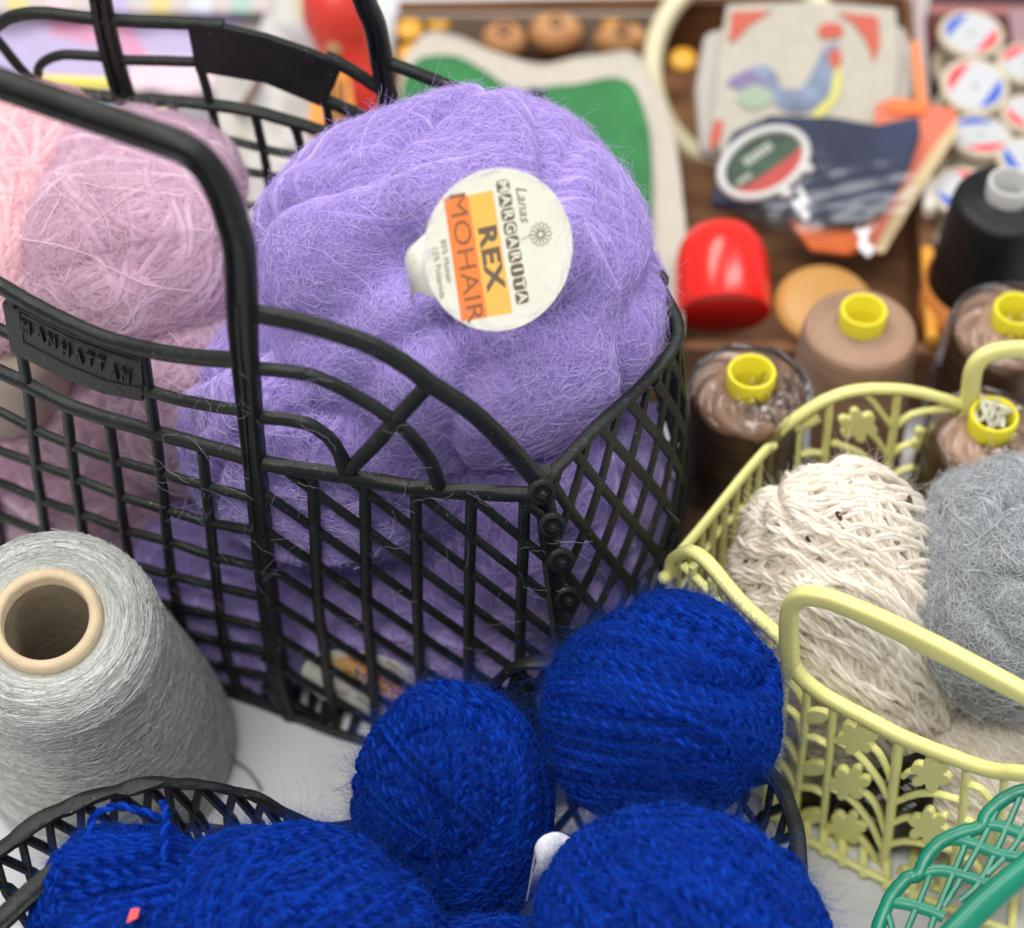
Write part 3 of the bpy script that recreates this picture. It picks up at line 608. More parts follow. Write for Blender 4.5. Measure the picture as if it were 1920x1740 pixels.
# ================================================================ pale yellow basket
PY = Plane(at(1480, 1243, 10), at(1920, 1450, 10), at(1442, 1535, 0) + np.array([.15, .5, 0]))
PE = Plane(at(1262, 1072, 9.6), at(1480, 1243, 10), at(1442, 1535, 0))
PB = Plane(at(1460, 830, 9.5), at(1790, 775, 9.5), at(1460, 830, 9.5) - np.array([0, .3, 9.5]))
yb = thing('flower_basket', 'pale yellow plastic basket with cut out flowers and looped handles', 'basket', 'open plastic shopping baskets')
b = MB(); SY = 54.
def yb_(b, pl, lst, w_, th=.32, **k): barsL(b, pl, lst, w_, th, s=SY, **k)
yb_(b, PY, [[(1480, 1238), (1506, 1273), (1552, 1308), (1627, 1349), (1703, 1387), (1779, 1417), (1855, 1443), (1920, 1450), (1990, 1460)]], 31, .5)
yb_(b, PE, [[(1256, 1078), (1262, 1050), (1282, 1036), (1302, 1036), (1329, 1057), (1366, 1101), (1402, 1141), (1457, 1190), (1484, 1225)]], 24, .5)
yb_(b, PE, [[(1300, 1060), (1296, 1180), (1310, 1300)], [(1335, 1085), (1340, 1200), (1350, 1400)], [(1395, 1150), (1400, 1300), (1408, 1480)], [(1440, 1190), (1440, 1300), (1436, 1520)],
            [(1280, 1060), (1330, 1110), (1395, 1200), (1440, 1290), (1470, 1300)], [(1300, 1200), (1380, 1330), (1460, 1420)], [(1300, 1300), (1380, 1440), (1450, 1500)]], 15)
yb_(b, PY, [[(1476, 1250), (1470, 1320), (1463, 1400), (1452, 1500), (1444, 1540)], [(1514, 1285), (1505, 1400), (1494, 1500), (1490, 1560)], [(1563, 1322), (1555, 1420), (1545, 1530), (1540, 1590), (1550, 1606)],
            [(1812, 1440), (1806, 1505), (1798, 1570), (1775, 1690)], [(1885, 1452), (1878, 1520), (1868, 1600), (1850, 1740)], [(1960, 1462), (1950, 1600), (1930, 1760)]], 15)
yb_(b, PY, [[(1686, 1385), (1680, 1440), (1670, 1530), (1660, 1600), (1650, 1655)]], 19, .4)
yb_(b, PY, [[(1567, 1385), (1609, 1415), (1645, 1458), (1668, 1500)], [(1555, 1474), (1597, 1500), (1633, 1545), (1655, 1592)], [(1546, 1567), (1590, 1590), (1625, 1618), (1650, 1650)],
            [(1681, 1503), (1710, 1491), (1750, 1487), (1806, 1503)], [(1667, 1583), (1700, 1577), (1740, 1583), (1795, 1596)],
            [(1694, 1455), (1706, 1446), (1730, 1443)], [(1677, 1541), (1695, 1534), (1722, 1533)], [(1620, 1385), (1650, 1415), (1671, 1460)], [(1600, 1470), (1640, 1505), (1660, 1560)], [(1596, 1550), (1630, 1590), (1650, 1630)],
            [(1812, 1470), (1840, 1480), (1870, 1520)], [(1800, 1530), (1830, 1550), (1860, 1600)], [(1790, 1600), (1830, 1620), (1855, 1670)],
            [(1476, 1275), (1495, 1296), (1512, 1325)], [(1472, 1325), (1495, 1345), (1505, 1390)], [(1467, 1380), (1485, 1405), (1500, 1435)], [(1462, 1425), (1480, 1450), (1495, 1480)],
            [(1512, 1382), (1530, 1384), (1556, 1398)], [(1500, 1475), (1525, 1478), (1550, 1490)], [(1690, 1655), (1740, 1660), (1790, 1680)]], 11, .28)
yb_(b, PY, [[(1444, 1535), (1495, 1565), (1544, 1603), (1590, 1630), (1647, 1662), (1711, 1688), (1800, 1730), (1960, 1790)]], 14, .35)
def flower(b, pl, x, y, r, rot=0.0, sq=1.0):
    l = []
    for k in range(60):
        a = 2 * math.pi * k / 60; rr = r * (.52 + .54 * abs(math.cos(3 * a + rot)) ** .75); l.append(pl.hit(x + rr * math.cos(a), y + rr * math.sin(a) * sq, -.12))
    b.prism(l, pl.n * .26)
fl = MB()
for x, y in [(1612, 1374), (1597, 1460), (1590, 1545), (1750, 1442), (1745, 1541), (1850, 1560), (1720, 1640)]: flower(fl, PY, x, y, 38, x * .01, .82)
for x, y in [(1533, 1332), (1529, 1430), (1526, 1520)]:
    fl.prism([PY.hit(x + 26 * math.cos(a), y + 12 * math.sin(a) + 4, -.12) for a in np.linspace(0, 6.28, 24, endpoint=False)], PY.n * .24)
b.build('front_panel', YEL, yb)
fl.build('flowers', YEL, yb, bevel=.05)
b = MB(); hp2 = [(1484, 1262), (1480, 1215), (1479, 1165), (1484, 1135), (1502, 1119), (1532, 1119), (1575, 1131), (1665, 1170), (1741, 1208), (1817, 1246), (1920, 1300), (2000, 1345), (2030, 1380), (2020, 1440)]
P = np.array(cat(PY.path(hp2), 6)); nn = len(P); wv = np.interp(np.arange(nn) / nn, [0, .2, .4, .62, .8, 1], [.62, .6, .68, .95, .7, .6])
b.sweep(P, wv, .5, PY.n, seg=16, e=.5); b.build('handle', YEL, yb)
b = MB()
yb_(b, PB, [[(1446, 833), (1458, 814), (1475, 797), (1519, 766), (1566, 742), (1621, 730), (1694, 731), (1749, 742), (1812, 762)]], 22, .45)
yb_(b, PB, [[(1556, 752), (1552, 800), (1544, 880), (1535, 980)], [(1683, 735), (1676, 800), (1661, 901), (1650, 990)], [(1794, 800), (1788, 850), (1776, 930), (1765, 1000)]], 16, .36)
yb_(b, PB, [[(1501, 790), (1497, 830), (1490, 900)], [(1851, 835), (1842, 890), (1832, 960)], [(1905, 842), (1896, 900), (1888, 980)]], 12)
yb_(b, PB, [[(1563, 830), (1606, 846), (1632, 866), (1656, 896)], [(1622, 738), (1640, 756), (1654, 775), (1668, 795)], [(1683, 797), (1700, 782), (1723, 773), (1789, 764)], [(1625, 806), (1645, 825), (1663, 853)],
            [(1670, 855), (1690, 838), (1714, 830)], [(1663, 903), (1685, 885), (1712, 876), (1780, 872)], [(1500, 852), (1520, 848), (1545, 850)], [(1800, 830), (1825, 850), (1845, 876)], [(1790, 900), (1815, 890), (1840, 900)],
            [(1850, 870), (1875, 862), (1905, 870)], [(1560, 900), (1610, 920), (1645, 960)]], 12, .28)
yb_(b, PB, [[(1488, 800), (1510, 795), (1535, 782)]], 26, .3)
yb_(b, PB, [[(1530, 985), (1650, 995), (1770, 1003), (1990, 1020)]], 14, .3)
b.build('back_panel', YEL, yb)
fl = MB()
for x, y in [(1606, 791), (1742, 822), (1727, 920), (1597, 876), (1860, 930), (1905, 800)]: flower(fl, PB, x, y, 36, x * .013, .8)
fl.build('flowers', YEL, yb, bevel=.05)
b = MB(); P = cat(PB.path([(1800, 830), (1812, 785), (1819, 735), (1826, 692), (1845, 668), (1880, 657), (1930, 655), (2010, 662), (2060, 690)]), 6); b.sweep(P, .72, .5, PB.n, seg=12)
P = cat(PB.path([(1800, 770), (1822, 796), (1858, 815), (1920, 838), (2020, 850), (2060, 800)]), 6); b.sweep(P, .6, .45, PB.n, seg=12); b.build('handle', YEL, yb)
PS = Plane(at(1446, 833, 9.6), at(1270, 1055, 9.6), at(1446, 833, 9.6) + np.array([.1, 0, -9.6]))
b = MB(); A_, B_ = at(1446, 833, 9.7), at(1272, 1040, 9.9)
b.sweep(cat([A_, at(1400, 885, 9.8), at(1335, 965, 9.8), B_], 5), .34, .5, (0, 0, 1))
for t in np.linspace(0, 1, 9): p = A_ * (1 - t) + B_ * t; b.sweep([p, p + np.array([.35, .1, -9.5])], .3, .24, PS.n)
for h_ in (2.2, 4.6, 7.0, 9.4): b.sweep([A_ + np.array([.04 * h_, 0, -h_]), (A_ + B_) / 2 + np.array([.04 * h_ - .2, -.1, -h_ + .5]), B_ + np.array([.04 * h_, 0, -h_])], .28, .24, PS.n)
b.build('end_panel', YEL, yb)
for x, y, z in [(1246, 1083, 9.6), (1447, 834, 9.7)]:
    b = MB(); b.sphere(at(x, y, z), .24, 16, 12); b.build('hinge_knob', YEL, yb)
b = MB(); fr = [at(1444, 1535, .3), at(1544, 1603, .3), at(1711, 1688, .3), at(1960, 1790, .3)]; bk = [np.array([9.6, -6.8, .3]), np.array([12.5, -6.3, .3]), np.array([16.5, -6, .3]), np.array([23, -5.5, .3])]
fr, bk = cat(fr, 4), cat(bk, 4)
for p, q_ in zip(fr, bk): b.sweep([p, q_], .3, .25)
for t in np.linspace(.02, .98, 8): b.sweep([p * (1 - t) + q_ * t for p, q_ in zip(fr, bk)], .3, .28)
b.build('base', YEL, yb)
# ---- contents
CREF = hairmat('cream_yarn', (.84, .76, .65), (.95, .91, .83), .3, speck=((.10, .05, .035), 120, .735))
CREC = plain('cream_core', (.52, .45, .37), .9)
CRF = hairmat('cream_fibres', (.78, .72, .64), (.88, .84, .78), .4)
KC = dict(my=CREF, mf=CRF, mc=CREC, grp='cream wool balls in the yellow basket', pitch=1.7, step=.1)
yarnball('tall oval cream skein with tiny dark flecks filling the left of the yellow basket', Ball(at(1590, 1165, 7.2), (3.75, 3.4, 6.2), rot=(-20, -15, 0), seed=31, lump=.05, freq=1.6, crease=.05), 8, 26, .12, nf=14000, Lf=.8, lift=.16, hmax=.5, wob=.05, spin=.22, axes=[(.7, .3, .55), (.1, .45, .85), (.75, .45, .3), (.2, .3, .9), (.9, .1, .2)], **KC)
yarnball('cream wool ball low on the right under the grey one', Ball(PY.hit(1860, 1475, -3.4), (3.0, 3.0, 3.0), seed=33, lump=.04, freq=2), 11, 11, .13, nf=2500, Lf=.6, lift=.12, axes=[(.3, .3, .8), (.6, .5, .3)], **KC)
GRM = mat('grey_mohair', (.19, .21, .23), .95, .1, var=.25, vscale=60, bump=1, bscale=300)
GRF = hairmat('grey_fibres', (.30, .325, .345), (.80, .83, .85), .35); GRT = hairmat('grey_thread', (.4, .42, .44), (.6, .62, .64), .3)
GB = Ball(at(1885, 1105, 9.2), (3.6, 4.2, 3.9), rot=(0, 0, 20), seed=35, lump=.05, freq=2.4, crease=.09)
mohair('fuzzy grey mohair ball at the right of the yellow basket', GB, GRM, GRF, 26000, 1.6, GRT, 110, .20, grp='grey mohair balls', rad=.012, r_thread=.03)
# black label band round the cream ball
LB = plain('black_label', (.006, .006, .007), .35); LW = plain('white_print', (.62, .62, .62), .5)
lab = MB(); qd = [PY.path(l, -.32) for l in ([(1500, 1480), (1500, 1600)], [(1560, 1480), (1560, 1600)], [(1620, 1455), (1622, 1600)], [(1680, 1425), (1680, 1596)], [(1735, 1405), (1722, 1560)], [(1762, 1440), (1742, 1540)])]
lab.v = [p for q_ in qd for p in q_]; lab.f = [(2 * i, 2 * i + 1, 2 * i + 3, 2 * i + 2) for i in range(len(qd) - 1)]
lo = lab.build('label_band', LB); so = lo.modifiers.new('s', 'SOLIDIFY'); so.thickness = .0003; tag(lo, 'black paper label band with white print low in the yellow basket', 'label')
XL = PY.hit(1680, 1480) - PY.hit(1735, 1458); YL = np.cross(PY.n, nz(XL))
for tx, sz, x, y in (('MADE IN', .42, 1742, 1460), ('FRANCE', .34, 1660, 1490), ('BERGERE', .26, 1735, 1447), ('DU', .3, 1668, 1462), ('env. =', .34, 1718, 1508), ('50 g', .3, 1640, 1535), ('10', .4, 1746, 1480)):
    text_mesh(tx, sz, PY.hit(x, y, -.27), XL, YL, .002, .006, align='LEFT', m=LW, parent=lo)
# ================================================================ green basket corner
gb = thing('leaf_basket', 'green plastic basket with a scalloped leaf shaped lattice and round handle', 'basket', 'open plastic shopping baskets')
PG = Plane(at(1650, 1740, 8), at(1920, 1478, 11), at(1920, 1740, 9.2)); b = MB()
def gg(l, w_, th=.3): barsL(b, PG, l, w_, th, s=60.)
gg([[(1640, 1770), (1652, 1725), (1672, 1680), (1700, 1648), (1722, 1640), (1735, 1612), (1760, 1582), (1800, 1562), (1840, 1550), (1850, 1528), (1880, 1500), (1920, 1482), (1990, 1470)]], 28, .4)
gg([[(1690, 1790), (1705, 1735), (1725, 1690), (1745, 1640)], [(1735, 1790), (1745, 1740), (1770, 1680), (1800, 1610), (1820, 1560)], [(1770, 1700), (1800, 1650), (1840, 1580), (1870, 1520)],
    [(1800, 1690), (1840, 1650), (1880, 1570), (1915, 1490)], [(1850, 1640), (1900, 1590), (1940, 1520)], [(1660, 1700), (1672, 1740), (1668, 1790)]], 13)
gg([[(1722, 1640), (1760, 1632), (1800, 1640), (1860, 1660)], [(1775, 1572), (1820, 1580), (1870, 1600), (1930, 1610)], [(1845, 1545), (1880, 1550), (1930, 1570)], [(1672, 1690), (1720, 1700), (1770, 1720)]], 24)
b.build('leaf_panel', GRN, gb)
b = MB(); P = cat([at(1690, 1850, 9.4), at(1775, 1765, 10), at(1850, 1690, 10.3), at(1935, 1620, 10.5), at(2020, 1560, 10.6)], 6)
b.sweep(P, .85, .7, nc, seg=12, e=.9); b.build('handle', GRN, gb)
b = MB()
for i in range(12): p = PG.hit(1640 + i * 35, 1800); q_ = p.copy(); q_[2] = .2; q_[1] += .6; b.sweep([p, q_], .3, .3, (0, 1, 0))
for z_ in (.2, 3, 6): b.sweep([np.array([PG.hit(1640, 1800)[0], PG.hit(1640, 1800)[1] + .4, z_]), np.array([PG.hit(2040, 1800)[0], PG.hit(2040, 1800)[1] + .4, z_])], .3, .3, (0, 1, 0))
b.build('lower_wall', GRN, gb)
# ================================================================ behind: wooden trays, haberdashery, fabrics
WOOD = mat('brown_wood', (.11, .048, .018), .55, .35, col2=(.22, .10, .04), vscale=14, stretch=(1, 8, 8), bump=.2, bscale=80)
LWOOD = mat('orange_wood', (.42, .19, .07), .5, .4, col2=(.62, .33, .14), vscale=30, stretch=(1, 4, 1))
def box(b, p, q, wd, z0, z1):              # upright board between two ground points
    p = np.array([p[0], p[1], 0.]); q = np.array([q[0], q[1], 0.]); n = nz(np.cross(q - p, (0, 0, 1))) * wd / 2
    return b.prism([v + np.array([0, 0, z0]) for v in (p - n, q - n, q + n, p + n)], (0, 0, z1 - z0))
tr = thing('wooden_tray', 'brown wooden sorting tray holding cloths, buttons and cards', 'tray')
fl_, fr_ = at(1120, 640, 3.6), at(1752, 652, 3.6); bl_, br_ = at(735, 8, 3.6), at(1705, 2, 3.6); bl2 = at(745, 400, 3.6)
b = MB(); b.prism([np.array([p[0], p[1], .2]) for p in (at(700, 420, 1), fl_, fr_, br_ + [0, 3, 0], bl_ + [0, 3, 0])], (0, 0, .5)); b.build('tray_floor', WOOD, tr, smooth=False)
for nm, p, q in (('front_wall', fl_, fr_), ('side_wall', fr_ + [0, .35, 0], br_), ('back_wall', bl_ + [.3, 0, 0], br_ + [0, .5, 0])):
    b = MB(); box(b, p, q, .6, .1, 3.6); b.build(nm, WOOD, tr, smooth=False, bevel=.06)
b = MB(); box(b, at(740, 30, 3.2), at(1240, 26, 3.2), .3, .8, 3.3); b.build('divider', plain('grey_board_edge', (.30, .24, .19), .7), tr, smooth=False, bevel=.05)
# green knitted cloth with a cream border
def cloth(name, m, A, B, n, k, amp, seed, parent=None, thick=.12, lift=0.0):
    A = np.array(cat(A, n)); B = np.array(cat(B, n)); g = np.random.default_rng(seed); ph = g.uniform(0, 6, 6); q = min(len(A), len(B)); A, B = A[:q], B[:q]; b = MB()
    for j in range(k + 1):
        for i in range(q):
            t = j / k; p = A[i] * (1 - t) + B[i] * t
            p = p + [0, 0, lift + amp * (math.sin(p[0] * .9 + ph[0]) * math.sin(p[1] * .8 + ph[1]) + .5 * math.sin(p[0] * 2.1 + p[1] * 1.3 + ph[2]))]; b.v.append(tuple(p))
    b.f = [(j * q + i, j * q + i + 1, (j + 1) * q + i + 1, (j + 1) * q + i) for j in range(k) for i in range(q - 1)]
    o = b.build(name, m, parent); so = o.modifiers.new('s', 'SOLIDIFY'); so.thickness = thick * U
    for p in o.data.polygons: p.use_smooth = True
    return o
kc = thing('knitted_cloth', 'green knitted cloth with a wide cream border draped over the tray', 'cloth')
CRM = plain('cream_knit', (.50, .46, .39), .95, var=.06, vscale=200, bump=.6, bscale=300); GKN = plain('green_knit', (.035, .185, .06), .95, var=.22, vscale=45, bump=1, bscale=260)
cloth('cream_border', CRM, pts([(755, 108), (800, 62), (860, 62), (930, 98), (1000, 116), (1080, 108), (1180, 96), (1225, 150)], 4.2) + [at(1262, 250, 4.4), at(1285, 420, 4.4), at(1280, 625, 4.6)],
      pts([(740, 220), (780, 300), (850, 330), (930, 360), (1000, 380), (1080, 400), (1130, 420), (1150, 430)], 3.8) + [at(1150, 460, 3.8), at(1160, 540, 3.6), at(1215, 640, 3.8)], 5, 14, .12, 3, kc)
cloth('green_field', GKN, pts([(760, 140), (790, 106), (850, 108), (910, 136), (970, 166), (1060, 158), (1170, 152), (1205, 200)], 4.75) + [at(1218, 270, 4.8), at(1222, 340, 4.8), at(1218, 430, 4.8)],
      pts([(740, 230), (780, 310), (850, 330), (930, 360), (1000, 380), (1060, 400), (1100, 410), (1120, 430)], 4.4) + [at(1130, 440, 4.4), at(1140, 450, 4.4), at(1150, 460, 4.4)], 5, 14, .12, 3, kc, .15)
o = MB().sphere(at(1003, 172, 5.1), (.5, .3, .15)).build('dark_button', plain('dark_blue_plastic', (.02, .03, .08), .4)); tag(o, 'small dark button lying on the green knitted cloth', 'button')
for i, (x, y, rx, ry, lab) in enumerate([(945, 76, 46, 32, 'oval wooden bead, leftmost of the three between cloth and tray edge'), (1042, 62, 56, 38, 'oval wooden bead, biggest of the three above the green cloth'), (1165, 76, 58, 26, 'long wooden bead nearest the cream hoop')]):
    t = thing('wooden_bead', lab, 'bead', 'wooden beads in the tray'); p = at(x, y, 2.6)
    b = MB(); b.sphere(p, (rx / 42, ry / 33, .9), 28, 14); b.build('bead_body', LWOOD, t); b = MB(); b.lathe([(0, 0), (.34, 0), (.36, .1), (.2, .12)], p + [0, -.25, .84], (0, -.2, 1), 16); b.build('bead_hole', plain('dark_hole', (.12, .05, .02), .8), t)
YP = plain('golden_yellow', (.72, .36, .02), .4); WP = plain('white_plastic', (.56, .56, .54), .35)
for x, y, s, m, lab in [(768, 62, 30, YP, 'golden yellow round piece at the left end of the tray'), (822, 44, 32, YP, 'golden yellow round piece beside the white buttons'), (1146, 38, 28, YP, 'golden yellow piece behind the long wooden bead'),
                        (862, 30, 26, WP, 'left white button against the back of the tray'), (915, 30, 26, WP, 'right white button against the back of the tray'), (770, 110, 30, YP, 'golden yellow piece tucked against the cream border'),
                        (1280, 118, 34, YP, 'golden yellow piece seen through the cream hoop')]:
    t = MB(); t.lathe([(0, .45), (.5, .45), (.62, .38), (.66, .2), (.62, 0), (0, 0)], at(x, y, 2.6), (0, -.25, 1), 24); o = t.build('round_button', m); o.scale = (1, 1, 1); tag(o, lab, 'button', 'buttons in the tray')
# embroidery hoop
HC = at(1398, 128, 3.2); hn = nz(nc + np.array([-.12, 0, .1])); hu = nz(np.cross((0, 1, .2), hn)); hv = np.cross(hn, hu)
b = MB(); b.sweep([HC + hu * 4.45 * math.cos(a) + hv * 4.8 * math.sin(a) for a in np.linspace(0, 6.283, 72, endpoint=False)], 1.0, 1.0, hn, closed=True, seg=12, e=1)
o = b.build('embroidery_hoop', plain('ivory_plastic', (.74, .69, .46), .35, sss=.2)); tag(o, 'large ivory embroidery hoop leaning behind the rooster card', 'hoop')
# rooster card, fabric and film packets lean on each other
PCD = Plane(at(1500, 160, 6.0), at(1600, 160, 6.0), at(1500, 60, 7.2))
def flat(name, m, l, off, th, parent=None, pl=PCD, bevel=0.0, smooth_=0):
    P = pl.path(l, off)
    if smooth_: P = cat(P, smooth_, closed=True)
    b = MB(); b.prism(P, pl.n * th); return b.build(name, m, parent, smooth=False, bevel=bevel)
WFB = plain('white_fabric', (.46, .43, .39), .95, var=.04, vscale=60, bump=.5, bscale=200)
o = flat('folded_fabric', WFB, [(1318, 75), (1370, 60), (1690, 60), (1712, 130), (1700, 250), (1600, 330), (1450, 330), (1310, 300), (1300, 180)], -1.5, .9, bevel=.3); tag(o, 'white folded fabric under the rooster card', 'fabric')
rc = thing('rooster_card', 'off white cross stitch panel with a blue rooster and red corners', 'embroidery')
flat('panel_fabric', plain('natural_linen', (.48, .45, .38), .95, var=.06, vscale=150, bump=.7, bscale=260), [(1362, 14), (1520, 8), (1678, 20), (1684, 120), (1672, 250), (1600, 300), (1350, 290), (1332, 250), (1345, 120)], -.5, .35, rc, bevel=.08)
RED = plain('red_stitch', (.52, .12, .08), .9); BLS = plain('blue_stitch', (.19, .24, .33), .9, var=.35, vscale=90, col2=None); PUS = plain('violet_stitch', (.22, .18, .32), .9); YES = plain('yellow_stitch', (.62, .58, .18), .9); GRS = plain('green_stitch', (.34, .42, .32), .9)
flat('corner_motif', RED, [(1372, 22), (1448, 20), (1405, 48), (1380, 75), (1366, 80)], -.1, .04, rc); flat('corner_motif', RED, [(1570, 24), (1646, 30), (1650, 80), (1640, 118), (1620, 70), (1600, 45)], -.1, .04, rc)
flat('corner_motif', RED, [(1340, 225), (1356, 225), (1352, 262), (1330, 285), (1332, 255)], -.1, .04, rc)
flat('rooster_tail', PUS, [(1362, 158), (1385, 138), (1420, 128), (1445, 145), (1450, 172), (1432, 182), (1400, 178), (1380, 164)], -.1, .05, rc, smooth_=3)
flat('rooster_tail_feathers', GRS, [(1380, 182), (1410, 160), (1440, 168), (1450, 190), (1420, 205), (1396, 200)], -.1, .055, rc, smooth_=3)
flat('rooster_body', BLS, [(1405, 130), (1435, 124), (1455, 140), (1465, 165), (1495, 168), (1515, 150), (1530, 120), (1545, 92), (1568, 80), (1572, 100), (1560, 140), (1560, 170), (1535, 198), (1500, 212), (1465, 205), (1450, 185), (1440, 155)], -.1, .06, rc, smooth_=3)
flat('rooster_breast', YES, [(1572, 110), (1578, 150), (1570, 185), (1545, 215), (1520, 228), (1530, 205), (1555, 180), (1562, 145)], -.1, .065, rc, smooth_=3)
flat('rooster_comb', RED, [(1535, 52), (1550, 44), (1575, 46), (1580, 66), (1560, 72), (1536, 70)], -.1, .06, rc, smooth_=3); flat('rooster_wattle', RED, [(1556, 98), (1572, 92), (1578, 112), (1568, 132), (1554, 118)], -.1, .07, rc, smooth_=3)
SAL = plain('salmon_card', (.62, .15, .08), .6); ORC = plain('orange_card', (.80, .16, .02), .5)
PC2 = Plane(at(1600, 300, 5.4), at(1700, 300, 5.4), at(1600, 200, 6.2))
oc = thing('card_packet', 'salmon and orange card sticking out behind the navy film packet', 'packet')
flat('card', SAL, [(1640, 200), (1668, 190), (1792, 208), (1792, 232), (1700, 370), (1640, 470), (1560, 460), (1600, 330), (1640, 240)], -.3, .2, oc, PC2)
flat('card_tip', ORC, [(1662, 196), (1680, 186), (1740, 196), (1735, 214), (1668, 212)], -.05, .1, oc, PC2)
flat('cream_edge', plain('cream_edge', (.55, .42, .24), .7), [(1792, 228), (1796, 250), (1720, 370), (1656, 478), (1636, 476), (1690, 370), (1762, 262)], -.05, .2, oc, PC2)
NAV = plain('navy_cloth', (.018, .022, .045), .8, col2=(.03, .045, .10), vscale=20, bump=.6, bscale=60)
nb = thing('film_packet', 'navy cloth folded inside a crinkled clear film packet with a knotted corner', 'packet')
flat('navy_cloth', NAV, [(1345, 330), (1370, 260), (1440, 228), (1560, 232), (1640, 246), (1720, 228), (1722, 262), (1700, 330), (1660, 400), (1600, 432), (1540, 430), (1420, 400), (1330, 396)], .2, .7, nb, PC2, bevel=.25)
FILM = bpy.data.materials.new('clear_film'); FILM.use_nodes = True; nt_ = FILM.node_tree; nt_.nodes.clear()
_o = nt_.nodes.new('ShaderNodeOutputMaterial'); _m = nt_.nodes.new('ShaderNodeMixShader'); _t = nt_.nodes.new('ShaderNodeBsdfTransparent'); _g = nt_.nodes.new('ShaderNodeBsdfGlossy'); _f = nt_.nodes.new('ShaderNodeFresnel')
_g.inputs['Roughness'].default_value = .2; _t.inputs[0].default_value = (.95, .95, .96, 1); _f.inputs[0].default_value = 1.5
for p_, q_ in ((_f.outputs[0], _m.inputs[0]), (_t.outputs[0], _m.inputs[1]), (_g.outputs[0], _m.inputs[2]), (_m.outputs[0], _o.inputs[0])): nt_.links.new(p_, q_)
def film(parent, C, ru, rv, amp, seed, up_=(0, 0, 1), rx=(1, 0, 0)):
    g = np.random.default_rng(seed); ph = g.uniform(0, 6, 8); n = 34; b = MB(); up_ = nz(up_); rx = nz(np.array(rx, float) - up_ * np.dot(rx, up_)); ry = np.cross(up_, rx)
    for j in range(n):
        for i in range(n):
            u, v = i / (n - 1) * 2 - 1, j / (n - 1) * 2 - 1; q = max(abs(u), abs(v)); l = math.hypot(u, v) or 1; u2, v2 = u * q / l, v * q / l
            h = amp * (abs(math.sin(u2 * 5 + v2 * 3 + ph[0])) + .6 * abs(math.sin(v2 * 9 - u2 * 4 + ph[1])) + .3 * math.sin(u2 * 17 + ph[2]))
            b.v.append(tuple(np.array(C) + rx * u2 * ru + ry * v2 * rv + up_ * (h - .25 * (u2 * u2 + v2 * v2))))
    b.f = [(j * n + i, j * n + i + 1, (j + 1) * n + i + 1, (j + 1) * n + i) for j in range(n - 1) for i in range(n - 1)]
    return b.build('clear_film', FILM, parent)
film(nb, PC2.hit(1540, 340, 1.05), 4.2, 2.6, .05, 4, PC2.n)
flat('orange_insert', ORC, [(1478, 418), (1540, 432), (1610, 438), (1618, 470), (1590, 482), (1520, 474)], -.2, .3, nb, PC2)
b = MB()
for l in ([(1496, 352), (1506, 372), (1494, 388), (1512, 402), (1506, 412)], [(1486, 380), (1500, 384), (1516, 378)], [(1606, 432), (1622, 446), (1614, 462), (1632, 480)], [(1628, 430), (1616, 452), (1638, 470)]): b.sweep(cat(PC2.path(l, 1.0), 4), .28, .2, PC2.n, seg=6)
b.build('knotted_corner', plain('crumpled_white', (.7, .7, .72), .25, bump=1, bscale=80), nb)
# oval badge
bd = thing('oval_badge', 'oval white plastic frame with a dark green and red woven badge on the navy packet', 'badge'); BCC = PC2.hit(1432, 306, 1.1)
eu = nz(PC2.hit(1520, 246) - PC2.hit(1344, 368)); ev = np.cross(PC2.n, eu)
def ell(ru, rv, z_=0, n=48, a0=0, a1=6.283): return [BCC + eu * ru * math.cos(a) + ev * rv * math.sin(a) + PC2.n * z_ for a in np.linspace(a0, a1, n, endpoint=False)]
b = MB(); b.sweep(ell(2.12, 1.42), .42, .42, PC2.n, closed=True, seg=10, e=1); b.sphere(BCC + eu * -.2 - ev * 1.72, (.35, .3, .2)); b.sphere(BCC + eu * 1.3 - ev * 1.35, (.35, .3, .2)); b.build('frame', WP, bd)
b = MB(); b.prism(ell(2.0, 1.3, -.1), PC2.n * .08); b.build('badge_field', plain('dark_green_weave', (.035, .07, .045), .7, var=.3, vscale=80), bd, smooth=False)
b = MB(); b.prism(ell(1.9, 1.22, -.01, 30, math.pi + .15, 2 * math.pi - .15) + [BCC + eu * 1.3 - ev * .45, BCC - eu * 1.3 - ev * .45], PC2.n * .03); b.build('red_band', plain('red_weave', (.42, .06, .05), .7), bd, smooth=False)
b = MB()
for k in range(6): c = BCC + eu * (-.55 + k * .26) + ev * .5 + PC2.n * .0; b.prism([c - eu * .1 - ev * .2, c + eu * .08 - ev * .2, c + eu * .08 + ev * .2, c - eu * .1 + ev * .2], PC2.n * .03)
for k in range(4): c = BCC + eu * (-1.5 + k * .2) - ev * .1; b.prism([c - eu * .07 - ev * .12, c + eu * .07 - ev * .12, c + eu * .07 + ev * .12, c - eu * .07 + ev * .12], PC2.n * .03)
b.build('woven_letters', plain('pale_weave', (.42, .45, .38), .7), bd, smooth=False)
o = flat('orange_strip', plain('orange_ribbon', (.72, .22, .07), .6), [(1706, 78), (1722, 80), (1738, 196), (1716, 196)], .0, .15); tag(o, 'narrow orange strip between the rooster card and the reels', 'ribbon')
